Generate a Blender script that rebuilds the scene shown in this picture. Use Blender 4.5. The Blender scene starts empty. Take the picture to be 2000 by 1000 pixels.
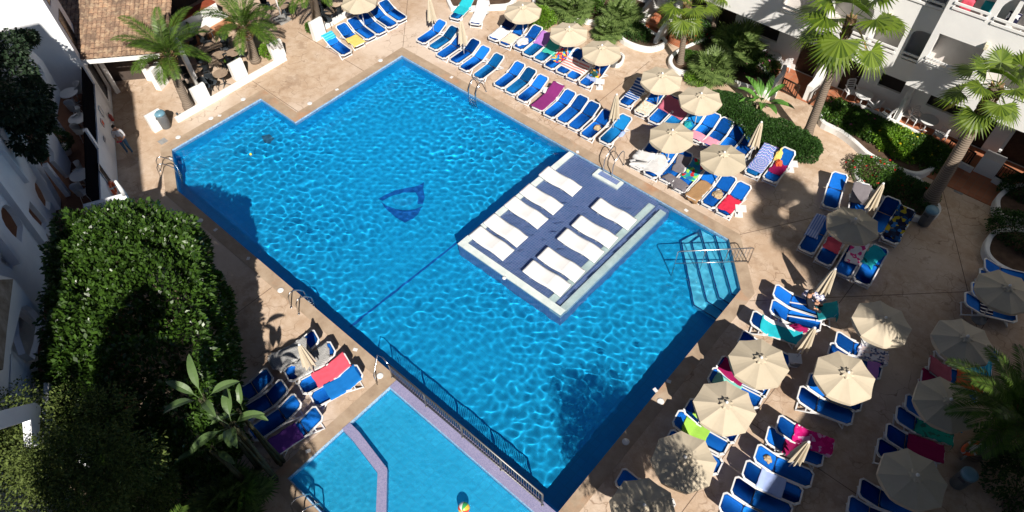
import bpy, bmesh, math, random
from mathutils import Vector, Matrix, noise
from mathutils.geometry import tessellate_polygon
import numpy as np
rnd = random.Random(7)
sc = bpy.context.scene
COL = sc.collection
R = math.radians
# ------------------------------------------------------------------ camera
H = 22.0
PITCH, ROLL, YAW, FPX, CX, CY = R(54.185), R(-2.612), R(-43.943), 1322.6, 1000.0, 589.0
_f = Vector((math.cos(PITCH)*math.sin(YAW), math.cos(PITCH)*math.cos(YAW), -math.sin(PITCH)))
_r0 = Vector((math.cos(YAW), -math.sin(YAW), 0)); _u0 = _r0.cross(_f)
_r = math.cos(ROLL)*_r0 + math.sin(ROLL)*_u0
_u = -math.sin(ROLL)*_r0 + math.cos(ROLL)*_u0
CAMP = Vector((0, 0, H))
cd = bpy.data.cameras.new('camera'); cam = bpy.data.objects.new('camera', cd); COL.objects.link(cam)
cam.matrix_world = Matrix(((_r.x, _u.x, -_f.x, 0), (_r.y, _u.y, -_f.y, 0), (_r.z, _u.z, -_f.z, H), (0, 0, 0, 1)))
cd.sensor_width = 36; cd.lens = FPX/2000*36; cd.shift_y = (CY-500)/2000; cd.clip_end = 2000; cd.clip_start = .1
sc.camera = cam
def ray(px, py):
    return _f + (px-CX)/FPX*_r - (py-CY)/FPX*_u
def at(px, py, z=0.0):                       # where the sight line through a photo point meets height z
    d = ray(px, py); t = (z-H)/d.z
    return CAMP + d*t
def onplane(px, py, p0, n):
    d = ray(px, py); t = (Vector(p0)-CAMP).dot(n)/d.dot(n)
    return CAMP + d*t
# ------------------------------------------------------------------ light
sc.render.engine = 'CYCLES'
vs = sc.view_settings; vs.view_transform = 'Standard'; vs.look = 'None'; vs.exposure = 0.58; vs.gamma = 1
SUN = Vector((0.96, -0.68, 1.0)).normalized()
w = bpy.data.worlds.new('World'); sc.world = w; w.use_nodes = True
nt = w.node_tree; bg = nt.nodes['Background']
sky = nt.nodes.new('ShaderNodeTexSky'); sky.sky_type = 'NISHITA'; sky.sun_disc = False; sky.air_density = .35; sky.dust_density = .2; sky.ozone_density = 2.0
sky.sun_elevation = math.asin(SUN.z); sky.sun_rotation = math.atan2(SUN.x, SUN.y)
nt.links.new(sky.outputs[0], bg.inputs[0]); bg.inputs[1].default_value = 0.05
sl = bpy.data.lights.new('sun', 'SUN'); sl.energy = 5.0; sl.angle = R(0.53); sl.color = (1, .93, .84)
so = bpy.data.objects.new('sun', sl); COL.objects.link(so)
so.rotation_euler = SUN.to_track_quat('Z', 'Y').to_euler(); so.location = (30, -20, 40)
# ------------------------------------------------------------------ materials
class NT:
    def __init__(s, name):
        s.m = bpy.data.materials.new(name); s.m.use_nodes = True
        s.t = s.m.node_tree; s.b = s.t.nodes['Principled BSDF']; s.out = s.t.nodes['Material Output']
        s.co = s.t.nodes.new('ShaderNodeTexCoord').outputs['Object']
    def n(s, k, **kw):
        o = s.t.nodes.new('ShaderNode'+k)
        for a, v in kw.items():
            if a in o.inputs: s.set(o.inputs[a], v)
            else: setattr(o, a, v)
        return o
    def set(s, i, v):
        if isinstance(v, bpy.types.NodeSocket): s.t.links.new(v, i)
        else: i.default_value = v
    def bs(s, **kw):
        for a, v in kw.items(): s.set(s.b.inputs[a.replace('_', ' ')], v)
    def map(s, scale=(1, 1, 1), rot=(0, 0, 0), loc=(0, 0, 0)):
        o = s.n('Mapping'); s.set(o.inputs[0], s.co); o.inputs['Scale'].default_value = scale
        o.inputs['Rotation'].default_value = rot; o.inputs['Location'].default_value = loc
        return o.outputs[0]
    def noise(s, scale=5, detail=4, rough=.6, v=None, dist=0):
        o = s.n('TexNoise'); s.set(o.inputs['Vector'], v or s.co); o.inputs['Scale'].default_value = scale
        o.inputs['Detail'].default_value = detail; o.inputs['Roughness'].default_value = rough; o.inputs['Distortion'].default_value = dist
        return o.outputs[0]
    def ramp(s, f, stops, interp='LINEAR'):
        o = s.n('ValToRGB'); s.set(o.inputs[0], f); e = o.color_ramp; e.interpolation = interp
        while len(e.elements) < len(stops): e.elements.new(.5)
        for el, (p, c) in zip(e.elements, stops):
            el.position = p; el.color = (*c, 1) if len(c) == 3 else c
        return o.outputs[0]
    def mix(s, f, a, b, mode='MIX'):
        o = s.n('Mix', data_type='RGBA', blend_type=mode)
        s.set(o.inputs[0], f)
        for i, v in ((6, a), (7, b)):
            s.set(o.inputs[i], (*v, 1) if isinstance(v, tuple) and len(v) == 3 else v)
        return o.outputs[2]
    def math(s, op, a, b=0.0):
        o = s.n('Math', operation=op); s.set(o.inputs[0], a); s.set(o.inputs[1], b); return o.outputs[0]
    def bump(s, h, st=.3, d=.02):
        o = s.n('Bump'); s.set(o.inputs['Height'], h); o.inputs['Strength'].default_value = st; o.inputs['Distance'].default_value = d
        s.set(s.b.inputs['Normal'], o.outputs[0])
def rough_mat(name, c1, c2, scale=3, rough=.8, bump=.2, bscale=40, spec=.3, bd=.01):
    m = NT(name); f = m.ramp(m.noise(scale, 5), [(.3, c1), (.7, c2)]); m.bs(Base_Color=f, Roughness=rough, Specular_IOR_Level=spec)
    if bump: m.bump(m.noise(bscale, 3), bump, bd)
    return m.m
def g(c, k): return tuple(x*k for x in c)
# ------------------------------------------------------------------ mesh helpers
def link(name, bm, mats, parent=None, smooth=False, loc=None):
    me = bpy.data.meshes.new(name); bm.normal_update(); bm.to_mesh(me); bm.free()
    if not isinstance(mats, (list, tuple)): mats = [mats]
    for m in mats: me.materials.append(m)
    if smooth: me.polygons.foreach_set('use_smooth', [True]*len(me.polygons))
    o = bpy.data.objects.new(name, me); COL.objects.link(o)
    if parent: o.parent = parent
    if loc: o.location = loc
    return o
def tag(o, label=None, cat=None, group=None, kind=None):
    if label: o['label'] = label
    if cat: o['category'] = cat
    if group: o['group'] = group
    if kind: o['kind'] = kind
    return o
def thing(name, label, cat, loc=(0, 0, 0), rz=0, group=None):
    o = bpy.data.objects.new(name, None); COL.objects.link(o); o.location = loc; o.rotation_euler = (0, 0, rz)
    o.empty_display_size = .2
    return tag(o, label, cat, group)
KIDS = {}
def dup(root, loc, rz, label, group=None, **kw):
    """copy of a thing with its parts and sub-parts"""
    def cp(o, parent):
        c = o.copy(); COL.objects.link(c); c.parent = parent
        for ch in o.children: cp(ch, c)
        return c
    r = cp(root, None); r.location = loc; r.rotation_euler = (0, 0, rz)
    if label: r['label'] = label
    if group: r['group'] = group
    return r
def box(bm, c, s, M=None, mi=0, taper=1.0):
    """box centred at c with full sizes s; M optional matrix"""
    vs_ = []
    for z in (-.5, .5):
        k = taper if z > 0 else 1
        for x, y in ((-.5, -.5), (.5, -.5), (.5, .5), (-.5, .5)):
            v = Vector((c[0]+x*s[0]*k, c[1]+y*s[1]*k, c[2]+z*s[2]))
            vs_.append(bm.verts.new(M @ v if M else v))
    for f in ((3, 2, 1, 0), (4, 5, 6, 7), (0, 1, 5, 4), (1, 2, 6, 5), (2, 3, 7, 6), (3, 0, 4, 7)):
        fa = bm.faces.new([vs_[i] for i in f]); fa.material_index = mi
    return bm
def tube(bm, pts, r, seg=8, closed=False, mi=0, caps=True):
    """tube through pts, radius number or list"""
    pts = [Vector(p) for p in pts]; n = len(pts); rings = []; up = None
    for i, p in enumerate(pts):
        a = pts[i-1] if (i > 0 or closed) else p
        b = pts[(i+1) % n] if (i < n-1 or closed) else p
        t = (b-a).normalized()
        if up is None:
            up = Vector((0, 0, 1)) if abs(t.z) < .9 else Vector((1, 0, 0))
        s = t.cross(up)
        if s.length < 1e-4: s = t.orthogonal()
        s.normalize(); up = s.cross(t).normalized()
        rr = r[i] if isinstance(r, (list, tuple)) else r
        rings.append([bm.verts.new(p + (s*math.cos(2*math.pi*k/seg) + up*math.sin(2*math.pi*k/seg))*rr) for k in range(seg)])
    for i in range(n if closed else n-1):
        A, B = rings[i], rings[(i+1) % n]
        for k in range(seg):
            f = bm.faces.new((A[k], A[(k+1) % seg], B[(k+1) % seg], B[k])); f.material_index = mi; f.smooth = True
    if not closed and caps:
        for rg, rev in ((rings[0], False), (rings[-1], True)):
            f = bm.faces.new(rg[::-1] if rev else rg); f.material_index = mi; bmesh.ops.reverse_faces(bm, faces=[f])
    return bm
def lathe(bm, prof, seg=16, c=(0, 0, 0), mi=0):
    rings = []
    for (r_, z) in prof:
        rings.append([bm.verts.new((c[0]+r_*math.cos(2*math.pi*k/seg), c[1]+r_*math.sin(2*math.pi*k/seg), c[2]+z)) for k in range(seg)])
    for A, B in zip(rings, rings[1:]):
        for k in range(seg):
            f = bm.faces.new((A[k], A[(k+1) % seg], B[(k+1) % seg], B[k])); f.material_index = mi; f.smooth = True
    f = bm.faces.new(rings[0][::-1]); f.material_index = mi
    f = bm.faces.new(rings[-1]); f.material_index = mi
    return bm
def poly2d(bm, outer, holes=(), z=0.0, mi=0, M=None):
    loops = [list(map(lambda p: Vector((p[0], p[1], 0)), outer))]+[list(map(lambda p: Vector((p[0], p[1], 0)), h)) for h in holes]
    tris = tessellate_polygon(loops); allp = [p for l in loops for p in l]
    vv = [bm.verts.new((M @ Vector((p.x, p.y, z))) if M else (p.x, p.y, z)) for p in allp]
    for t in tris:
        try: f = bm.faces.new([vv[i] for i in t]); f.material_index = mi
        except ValueError: pass
    bmesh.ops.recalc_face_normals(bm, faces=bm.faces[:])
    return vv, loops
def slab(bm, outer, holes=(), z0=0.0, z1=.1, mi=0, M=None):
    """extruded 2d polygon with holes between z0 and z1"""
    loops = [[Vector((p[0], p[1], 0)) for p in l] for l in [outer]+list(holes)]
    tris = tessellate_polygon(loops); allp = [p for l in loops for p in l]
    T = (lambda p, z: M @ Vector((p.x, p.y, z))) if M else (lambda p, z: Vector((p.x, p.y, z)))
    lo = [bm.verts.new(T(p, z0)) for p in allp]; hi = [bm.verts.new(T(p, z1)) for p in allp]
    new = []
    for t in tris:
        for L in (lo, hi):
            try: new.append(bm.faces.new([L[i] for i in t]))
            except ValueError: pass
    k = 0
    for l in loops:
        n = len(l)
        for i in range(n):
            new.append(bm.faces.new((lo[k+i], lo[k+(i+1) % n], hi[k+(i+1) % n], hi[k+i])))
        k += n
    for f in new: f.material_index = mi
    bmesh.ops.recalc_face_normals(bm, faces=new)
    return bm
def inside(p, poly):
    x, y = p[0], p[1]; c = False; n = len(poly)
    for i in range(n):
        x1, y1 = poly[i][:2]; x2, y2 = poly[(i+1) % n][:2]
        if (y1 > y) != (y2 > y) and x < (x2-x1)*(y-y1)/(y2-y1)+x1: c = not c
    return c
def offset(poly, d):
    """offset polygon outward by d (ccw)"""
    n = len(poly); out = []
    ar = sum(poly[i][0]*poly[(i+1) % n][1]-poly[(i+1) % n][0]*poly[i][1] for i in range(n))
    s = 1 if ar > 0 else -1
    for i in range(n):
        p, a, b = Vector(poly[i][:2]), Vector(poly[i-1][:2]), Vector(poly[(i+1) % n][:2])
        e1 = (p-a).normalized(); e2 = (b-p).normalized()
        n1 = Vector((e1.y, -e1.x))*s; n2 = Vector((e2.y, -e2.x))*s
        m = (n1+n2); m = m/max(m.dot(n1), .3) if m.length > 1e-6 else n1
        out.append((p.x+m.x*d, p.y+m.y*d))
    return out
# ------------------------------------------------------------------ pools
XA, YA, XB = -26.7, 19.9, -4.43
POOL = [(-26.7, 19.9), (-26.7, 12.62), (-29.62, 12.62), (-29.72, 7.4), (-27.0, 6.03), (-4.2, 6.03), (-4.43, 17.86), (-6.22, 19.9)]
WZ = -0.11                                   # water level
KL = -11.86
KIDSPOOL = [(KL, 5.60), (KL, 0.93), (-8.9, .93), (-6.5, -1.6), (-3.0, -1.6), (-3.0, 5.60)]
# deck
def deck_mat():
    m = NT('stamped_concrete')
    a = m.noise(.35, 6, .62); b = m.noise(2.2, 7, .7); c = m.noise(22, 4, .7)
    base = m.ramp(a, [(.3, (.46, .335, .235)), (.5, (.55, .43, .325)), (.68, (.64, .53, .43))])
    base = m.mix(m.ramp(b, [(.38, (0, 0, 0)), (.72, (1, 1, 1))]), base, (.40, .275, .18))
    base = m.mix(m.ramp(c, [(.35, (.35, .35, .35)), (.6, (0, 0, 0))]), base, (.36, .255, .18))
    # pale worn zones
    base = m.mix(m.ramp(m.noise(.16, 3, .5), [(.5, (0, 0, 0)), (.62, (.65, .65, .65))]), base, (.64, .54, .45))
    base = m.mix(m.ramp(m.noise(.45, 6, .7), [(.58, (0, 0, 0)), (.63, (.45, .45, .45))]), base, (.26, .17, .11))
    # irregular stone-pattern cracks of the stamp, broken up
    v = m.n('TexVoronoi', feature='DISTANCE_TO_EDGE'); wv = m.n('VectorMath', operation='ADD')
    m.set(wv.inputs[0], m.co); sv = m.n('VectorMath', operation='SCALE'); nn = m.n('TexNoise'); m.set(nn.inputs['Vector'], m.co); nn.inputs['Scale'].default_value = 1.8
    m.set(sv.inputs[0], nn.outputs['Color']); sv.inputs['Scale'].default_value = .7; m.set(wv.inputs[1], sv.outputs[0])
    m.set(v.inputs['Vector'], wv.outputs[0]); v.inputs['Scale'].default_value = 1.15
    cr = m.ramp(v.outputs['Distance'], [(.0, (1, 1, 1)), (.022, (0, 0, 0))])
    crm = m.math('MULTIPLY', cr, m.ramp(m.noise(.5, 3), [(.42, (0, 0, 0)), (.60, (.7, .7, .7))]))
    base = m.mix(crm, base, (.16, .09, .05))
    m.bs(Base_Color=base, Roughness=.75, Specular_IOR_Level=.25)
    m.bump(m.mix(.5, b, cr), .25, .01)
    return m.m
DECK = deck_mat()
bm = bmesh.new()
far = 120
poly2d(bm, [(-far, -60), (60, -60), (60, 140), (-far, 140)], [offset(POOL, .02), offset(KIDSPOOL, .02)], 0)
tag(link('deck', bm, DECK), kind='structure')
# copings
cm = NT('coping_stone'); cb = cm.ramp(cm.noise(1.3, 7, .7), [(.3, (.27, .195, .135)), (.5, (.36, .27, .19)), (.72, (.44, .345, .255))])
cb = cm.mix(cm.ramp(cm.noise(.5, 4), [(.56, (0, 0, 0)), (.66, (.5, .5, .5))]), cb, (.45, .22, .11))
cm.bs(Base_Color=cb, Roughness=.7); cm.bump(cm.noise(30, 4), .2, .01); COPING = cm.m
OC = offset(POOL, .5); k5 = [i for i, p in enumerate(OC) if p[1] < 5.6]
OC = [OC[0], OC[1], OC[2], OC[3], OC[4], (KL-.5, OC[4][1]), (KL-.5, .43), (KL+1.9, .43), (KL+1.9, .905), (KL+.0, .905), (KL-.0, 5.99), (OC[5][0], 5.99), OC[6], OC[7]]
bm = bmesh.new(); slab(bm, OC, [offset(POOL, -.015)], -.02, .012)
# keep only coping beyond the divider (the kids' pool side has its own wall)
tag(link('pool_coping', bm, COPING), kind='structure')
def tile_mat(name, c1, c2, mortar, size, rough=.25, bump=.1, nz=None):
    m = NT(name); b = m.n('TexBrick'); b.offset = 0; b.squash = 1
    mp = m.n('Mapping'); m.set(mp.inputs[0], m.co)
    geo = m.n('NewGeometry'); # box-map: use xy on floors, (x+y) z on walls
    sx = m.n('SeparateXYZ'); m.set(sx.inputs[0], m.co); sn = m.n('SeparateXYZ'); m.set(sn.inputs[0], geo.outputs['Normal'])
    isf = m.math('GREATER_THAN', m.math('ABSOLUTE', sn.outputs[2]), .5)
    u = m.n('Mix'); m.set(u.inputs[0], isf); m.set(u.inputs[2], m.math('ADD', sx.outputs[0], sx.outputs[1])); m.set(u.inputs[3], sx.outputs[0])
    v = m.n('Mix'); m.set(v.inputs[0], isf); m.set(v.inputs[2], sx.outputs[2]); m.set(v.inputs[3], sx.outputs[1])
    cx = m.n('CombineXYZ'); m.set(cx.inputs[0], u.outputs[0]); m.set(cx.inputs[1], v.outputs[0])
    m.set(b.inputs['Vector'], cx.outputs[0]); b.inputs['Scale'].default_value = 1
    b.inputs['Brick Width'].default_value = size; b.inputs['Row Height'].default_value = size
    b.inputs['Mortar Size'].default_value = size*.06; b.inputs['Color1'].default_value = (*c1, 1); b.inputs['Color2'].default_value = (*c2, 1)
    b.inputs['Mortar'].default_value = (*mortar, 1)
    col = m.mix(m.ramp(m.noise(.8, 3), [(.3, (0, 0, 0)), (.7, (.3, .3, .3))]), b.outputs[0], g(c1, .8))
    m.bs(Base_Color=col, Roughness=rough)
    if nz: m.bs(Base_Color=nz(m, col))
    return m.m
FLOOR = tile_mat('pool_tile', (.009, .35, .66), (.011, .39, .71), (.011, .335, .62), .3)
KFLOOR = tile_mat('shallow_pool_tile', (.03, .43, .70), (.04, .48, .76), (.04, .42, .68), .3)
D = 1.2
def basin(name, poly, depth, mat):
    bm = bmesh.new(); P = offset(poly, .02)
    poly2d(bm, P, z=-depth)
    n = len(P)
    for i in range(n):
        a, b = P[i], P[(i+1) % n]
        bm.faces.new([bm.verts.new(v) for v in ((*a, -depth), (*b, -depth), (*b, -.001), (*a, -.001))])
    bmesh.ops.remove_doubles(bm, verts=bm.verts, dist=.0005)
    bmesh.ops.recalc_face_normals(bm, faces=bm.faces[:]); bmesh.ops.reverse_faces(bm, faces=bm.faces[:])
    return tag(link(name, bm, mat), kind='structure')
basin('pool_basin', POOL, D, FLOOR)
basin('shallow_pool_basin', KIDSPOOL, .42, KFLOOR)
# water
def water_mat():
    m = NT('water'); nt_ = m.t; nt_.nodes.remove(m.b)
    gl = nt_.nodes.new('ShaderNodeBsdfGlass'); gl.inputs['IOR'].default_value = 1.33; gl.inputs['Roughness'].default_value = 0; gl.inputs['Color'].default_value = (.93, .985, 1, 1)
    nt_.links.new(gl.outputs[0], m.out.inputs[0])
    return m.m
WATER = water_mat()
def waves(X, Y, amp, seed, n=46, lmin=.28, lmax=1.0, main=None, spread=3.2, radial=()):
    rs = np.random.RandomState(seed); Z = np.zeros_like(X)
    for i in range(n):
        lam = lmin*(lmax/lmin)**rs.rand(); k = 2*math.pi/lam
        th = (main or 0)+rs.uniform(-spread, spread) if main is not None else rs.uniform(0, 2*math.pi)
        # slow wobble keeps crests from running straight for ever
        ph = rs.uniform(0, 6.28)+.9*np.sin(.55*X+rs.uniform(0, 6))+.9*np.sin(.5*Y+rs.uniform(0, 6))
        Z += lam*np.sin(k*(X*math.cos(th)+Y*math.sin(th))+ph)
    Z *= amp/math.sqrt(n)*(1+.30*np.sin(.33*X+.5*Y+seed)+.22*np.sin(.9*X-.6*Y+2*seed)*np.sin(.4*Y+1))
    for (x0, y0, lam, a, dec) in radial:
        r_ = np.hypot(X-x0, Y-y0)
        Z += a*lam*np.sin(2*math.pi*r_/lam+.8*np.sin(3*np.arctan2(Y-y0, X-x0)))*np.exp(-r_/dec)*np.minimum(1, r_/.4)
    return Z
def water(name, poly, z, step, amp, seed, **kw):
    P = offset(poly, .03)
    xs = [p[0] for p in P]; ys = [p[1] for p in P]
    x = np.arange(min(xs)-step, max(xs)+step, step); y = np.arange(min(ys)-step, max(ys)+step, step)
    X, Y = np.meshgrid(x, y, indexing='ij'); Z = z+waves(X, Y, amp, seed, **kw)
    keep = np.zeros(X.shape, bool)
    n = len(P)
    for i in range(n):
        x1, y1 = P[i]; x2, y2 = P[(i+1) % n]
        if y1 == y2: continue
        c = ((y1 > Y) != (y2 > Y)) & (X < (x2-x1)*(Y-y1)/(y2-y1)+x1)
        keep ^= c
    q = keep[:-1, :-1] | keep[1:, :-1] | keep[:-1, 1:] | keep[1:, 1:]
    ny = Y.shape[1]; I, J = np.nonzero(q)
    a = I*ny+J; faces = np.stack([a, a+ny, a+ny+1, a+1], 1)
    used, inv = np.unique(faces, return_inverse=True); faces = inv.reshape(faces.shape)
    co = np.stack([X.ravel(), Y.ravel(), Z.ravel()], 1)[used]
    me = bpy.data.meshes.new(name); me.vertices.add(len(co)); me.vertices.foreach_set('co', co.ravel())
    me.loops.add(faces.size); me.loops.foreach_set('vertex_index', faces.ravel().astype(np.int32))
    me.polygons.add(len(faces)); me.polygons.foreach_set('loop_start', np.arange(0, faces.size, 4, dtype=np.int32))
    me.update(calc_edges=True); me.validate()
    me.polygons.foreach_set('use_smooth', np.ones(len(faces), bool))
    me.materials.append(WATER); o = bpy.data.objects.new(name, me); COL.objects.link(o)
    o.cycles.is_caustics_caster = True
    return tag(o, kind='structure')
sl.cycles.is_caustics_light = True
A = at(1075, 905, WZ); B_ = at(880, 235, WZ)
water('pool_water', POOL, WZ, .030, .0092, 11, lmin=.23, lmax=1.0, n=120, radial=((A.x, A.y, .50, .0050, 7.0), (B_.x, B_.y, .36, .0030, 6.0)))
water('shallow_pool_water', KIDSPOOL, WZ, .035, .006, 5, lmin=.16, lmax=.7, n=60)
for o in list(COL.objects):
    if o.name.endswith('basin'): o.cycles.is_caustics_receiver = True
# ------------------------------------------------------------------ pool fittings
def under(px, py, z):
    """where a refracted sight line meets height z under the water"""
    p = at(px, py, WZ); d = (p-CAMP).normalized(); c = -d.z; k = 1/1.33
    t = k*d + (k*c - math.sqrt(1-k*k*(1-c*c)))*Vector((0, 0, 1))
    return p + t*((z-WZ)/t.z)
MOS_BLUE = tile_mat('purple_blue_mosaic', (.10, .17, .38), (.16, .20, .42), (.30, .36, .50), .11, .35)
MOS_PURP = tile_mat('lilac_mosaic', (.20, .20, .36), (.30, .28, .45), (.35, .34, .45), .04, .4)
MOS_LITE = tile_mat('waterline_mosaic', (.10, .30, .55), (.45, .58, .70), (.6, .66, .7), .07, .3)
PALE = rough_mat('pale_green_stone', (.50, .57, .56), (.66, .72, .71), 3, .6, .2, 30)
NAVY = tile_mat('navy_tile', (.006, .03, .16), (.01, .05, .22), (.01, .06, .22), .05, .3)
WHITE_PL = rough_mat('white_plastic', (.64, .65, .66), (.71, .71, .71), 2, .4, .0)
STEEL = NT('stainless_steel'); STEEL.bs(Base_Color=(.62, .63, .65, 1), Metallic=1.0, Roughness=.22); STEEL = STEEL.m
FSTEEL = NT('dull_fence_steel'); FSTEEL.bs(Base_Color=(.22, .215, .21, 1), Metallic=.8, Roughness=.45); FSTEEL = FSTEEL.m
def rim(name, poly, z0, z1, w_, mat):
    bm = bmesh.new(); slab(bm, offset(poly, .018), [offset(poly, -w_)], z0, z1); return tag(link(name, bm, mat), kind='structure')
rim('waterline_tiles', POOL, -.30, -.024, .012, MOS_LITE)
rim('shallow_waterline_tiles', KIDSPOOL, -.2, .010, .03, MOS_LITE)
# divider wall between the pools, with its lilac mosaic, and the curved low wall in the shallow pool
bm = bmesh.new(); slab(bm, [(KL+.002, 5.585), (-3.2, 5.585), (-3.2, 6.045), (KL+.002, 6.045)], z0=-.4, z1=.034)
tag(link('divider_wall', bm, MOS_PURP), 'lilac mosaic wall top carrying the steel fence between the pools', 'pool wall')
cl = [Vector((-11.86, 3.50)), Vector((-11.3, 3.48)), Vector((-9.62, 3.24)), Vector((-8.52, 2.2)), Vector((-6.4, .2)), Vector((-5.0, -1.2))]
def ribbon(pts, w_):
    L, Rr = [], []
    for i, p in enumerate(pts):
        t = (pts[min(i+1, len(pts)-1)]-pts[max(i-1, 0)]).normalized(); n = Vector((-t.y, t.x))
        L.append(p+n*w_/2); Rr.append(p-n*w_/2)
    return L+Rr[::-1]
bm = bmesh.new(); slab(bm, ribbon(cl, .34), z0=-.415, z1=.03)
tag(link('shallow_pool_wall', bm, MOS_PURP), 'lilac mosaic low wall bending across the shallow pool', 'pool wall')
# lounging platform
PF = [Vector(at(*p, -.10).xy) for p in ((1105, 297), (895, 472), (1100, 612), (1300, 405))]
px0, px1 = -14.86, -9.28; py0, py1 = 12.25, 19.60
def rect(a, b, c, d): return [(a, c), (b, c), (b, d), (a, d)]
pl = thing('lounging_platform', 'raised purple-blue tiled platform with pale stone border set in the water', 'platform', (0, 0, 0))
bm = bmesh.new(); slab(bm, rect(px0, px1-.45, py0, 19.88), z0=-D+.002, z1=-.20); link('platform_base', bm, MOS_BLUE, pl)
bm = bmesh.new(); slab(bm, rect(px1-.449, px1+.12, py0+.0, 19.88), z0=-D+.002, z1=-.36); link('step', bm, MOS_BLUE, pl)
bm = bmesh.new()
slab(bm, [(px0-.02, py0-.02), (px1-.46, py0-.02), (px1-.46, py0+.3), (px0+.28, py0+.3), (px0+.28, 19.85), (px0-.02, 19.85)], z0=-.198, z1=-.085)
slab(bm, rect(px1-.78, px1-.46, py0+.302, 19.55), z0=-.198, z1=-.13)
slab(bm, rect(px1-.458, px1+.12, py0-.02, py0+.30), z0=-.358, z1=-.09)
slab(bm, rect(px1-.18, px1+.14, py0+.302, 19.55), z0=-.358, z1=-.155)
link('stone_border', bm, PALE, pl)
# entry block under the platform ladder
eb = thing('entry_step', 'small step block with pale rim below the platform ladder', 'step', (0, 0, 0))
bm = bmesh.new(); slab(bm, rect(-12.93, -11.77, 19.42, 19.75), z0=-.198, z1=-.07); link('step_top', bm, MOS_BLUE, eb)
bm = bmesh.new(); slab(bm, rect(-13.06, -11.64, 19.28, 19.78), [rect(-12.90, -11.80, 19.44, 19.76)], z0=-.198, z1=-.035); link('stone_rim', bm, PALE, eb)
# drain plate on the platform border
bm = bmesh.new(); lathe(bm, [(.09, 0), (.09, .02), (.05, .03)], 14); o = link('drain_cover', bm, WHITE_PL, loc=at(985, 543, -.084)); tag(o, 'small round white drain cover on the platform border', 'drain')
# platform beds
def bed_profile():
    return [(0, .36), (.08, .355), (.25, .32), (.45, .28), (.62, .26), (.8, .253), (.98, .262), (1.15, .283), (1.28, .29), (1.42, .28), (1.58, .245), (1.72, .21), (1.86, .19), (1.94, .185)]
def make_bed():
    t = thing('pool_bed', None, 'pool lounger')
    bm = bmesh.new(); prof = bed_profile(); n = 10; W = .385
    top = []; bot = []
    for x, z in prof:
        row = []; rb = []
        for k in range(n+1):
            y = -W+2*W*k/n; e = max(0, abs(y)/W-.82)*.12
            ex = 0
            row.append(bm.verts.new((x, y, z-e))); rb.append(bm.verts.new((x, y*.98, z-.085)))
        top.append(row); bot.append(rb)
    for i in range(len(prof)-1):
        for k in range(n):
            bm.faces.new((top[i][k], top[i+1][k], top[i+1][k+1], top[i][k+1])); bm.faces.new((bot[i][k], bot[i][k+1], bot[i+1][k+1], bot[i+1][k]))
        for k in (0, n):
            bm.faces.new((top[i][k], bot[i][k], bot[i+1][k], top[i+1][k]))
    for i in (0, -1):
        for k in range(n): bm.faces.new((top[i][k], bot[i][k], bot[i][k+1], top[i][k+1]))
    bmesh.ops.recalc_face_normals(bm, faces=bm.faces[:]); bmesh.ops.smooth_vert(bm, verts=bm.verts[:], factor=.25, use_axis_z=True)
    link('shell', bm, WHITE_PL, t, smooth=True)
    for x, h in ((.35, .30), (1.25, .30)):
        bm = bmesh.new(); box(bm, (x, 0, h/2-.0), (.12, .6, h)); link('foot', bm, WHITE_PL, t)
    return t
beds = [((505,152),(669,255)),((412,236),(576,345)),((340,297),(499,415)),((238,381),(400,504)),((169,444),(332,568)),
        ((765,314),(933,412)),((667,400),(844,500)),((599,464),(774,570)),((503,555),(679,665)),((430,622),(610,732))]
ORD = ['first', 'second', 'third', 'fourth', 'fifth', 'sixth', 'seventh', 'eighth', 'ninth', 'tenth', 'eleventh', 'twelfth', 'thirteenth', 'fourteenth', 'fifteenth']
bed0 = make_bed()
for i, (h_, f_) in enumerate(beds):
    a = at(860+h_[0]/2.5, 270+h_[1]/2.5, .26); b = at(860+f_[0]/2.5, 270+f_[1]/2.5, -.05)
    m_ = (a+b)/2; ang = math.atan2(b.y-a.y, b.x-a.x); ang = ang*.4+0*.6
    loc = (m_.x-math.cos(ang)*.97, m_.y-math.sin(ang)*.97, -.2)
    lab = 'white moulded water lounger, %s from the ladder in the row %s' % (ORD[i % 5], 'on the open border' if i < 5 else 'beside the underwater step')
    if i == 0: bed0.location = loc; bed0.rotation_euler.z = ang; bed0['label'] = lab; bed0['group'] = 'white loungers on the pool platform'; bo = bed0
    else: dup(bed0, loc, ang, lab)
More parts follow.
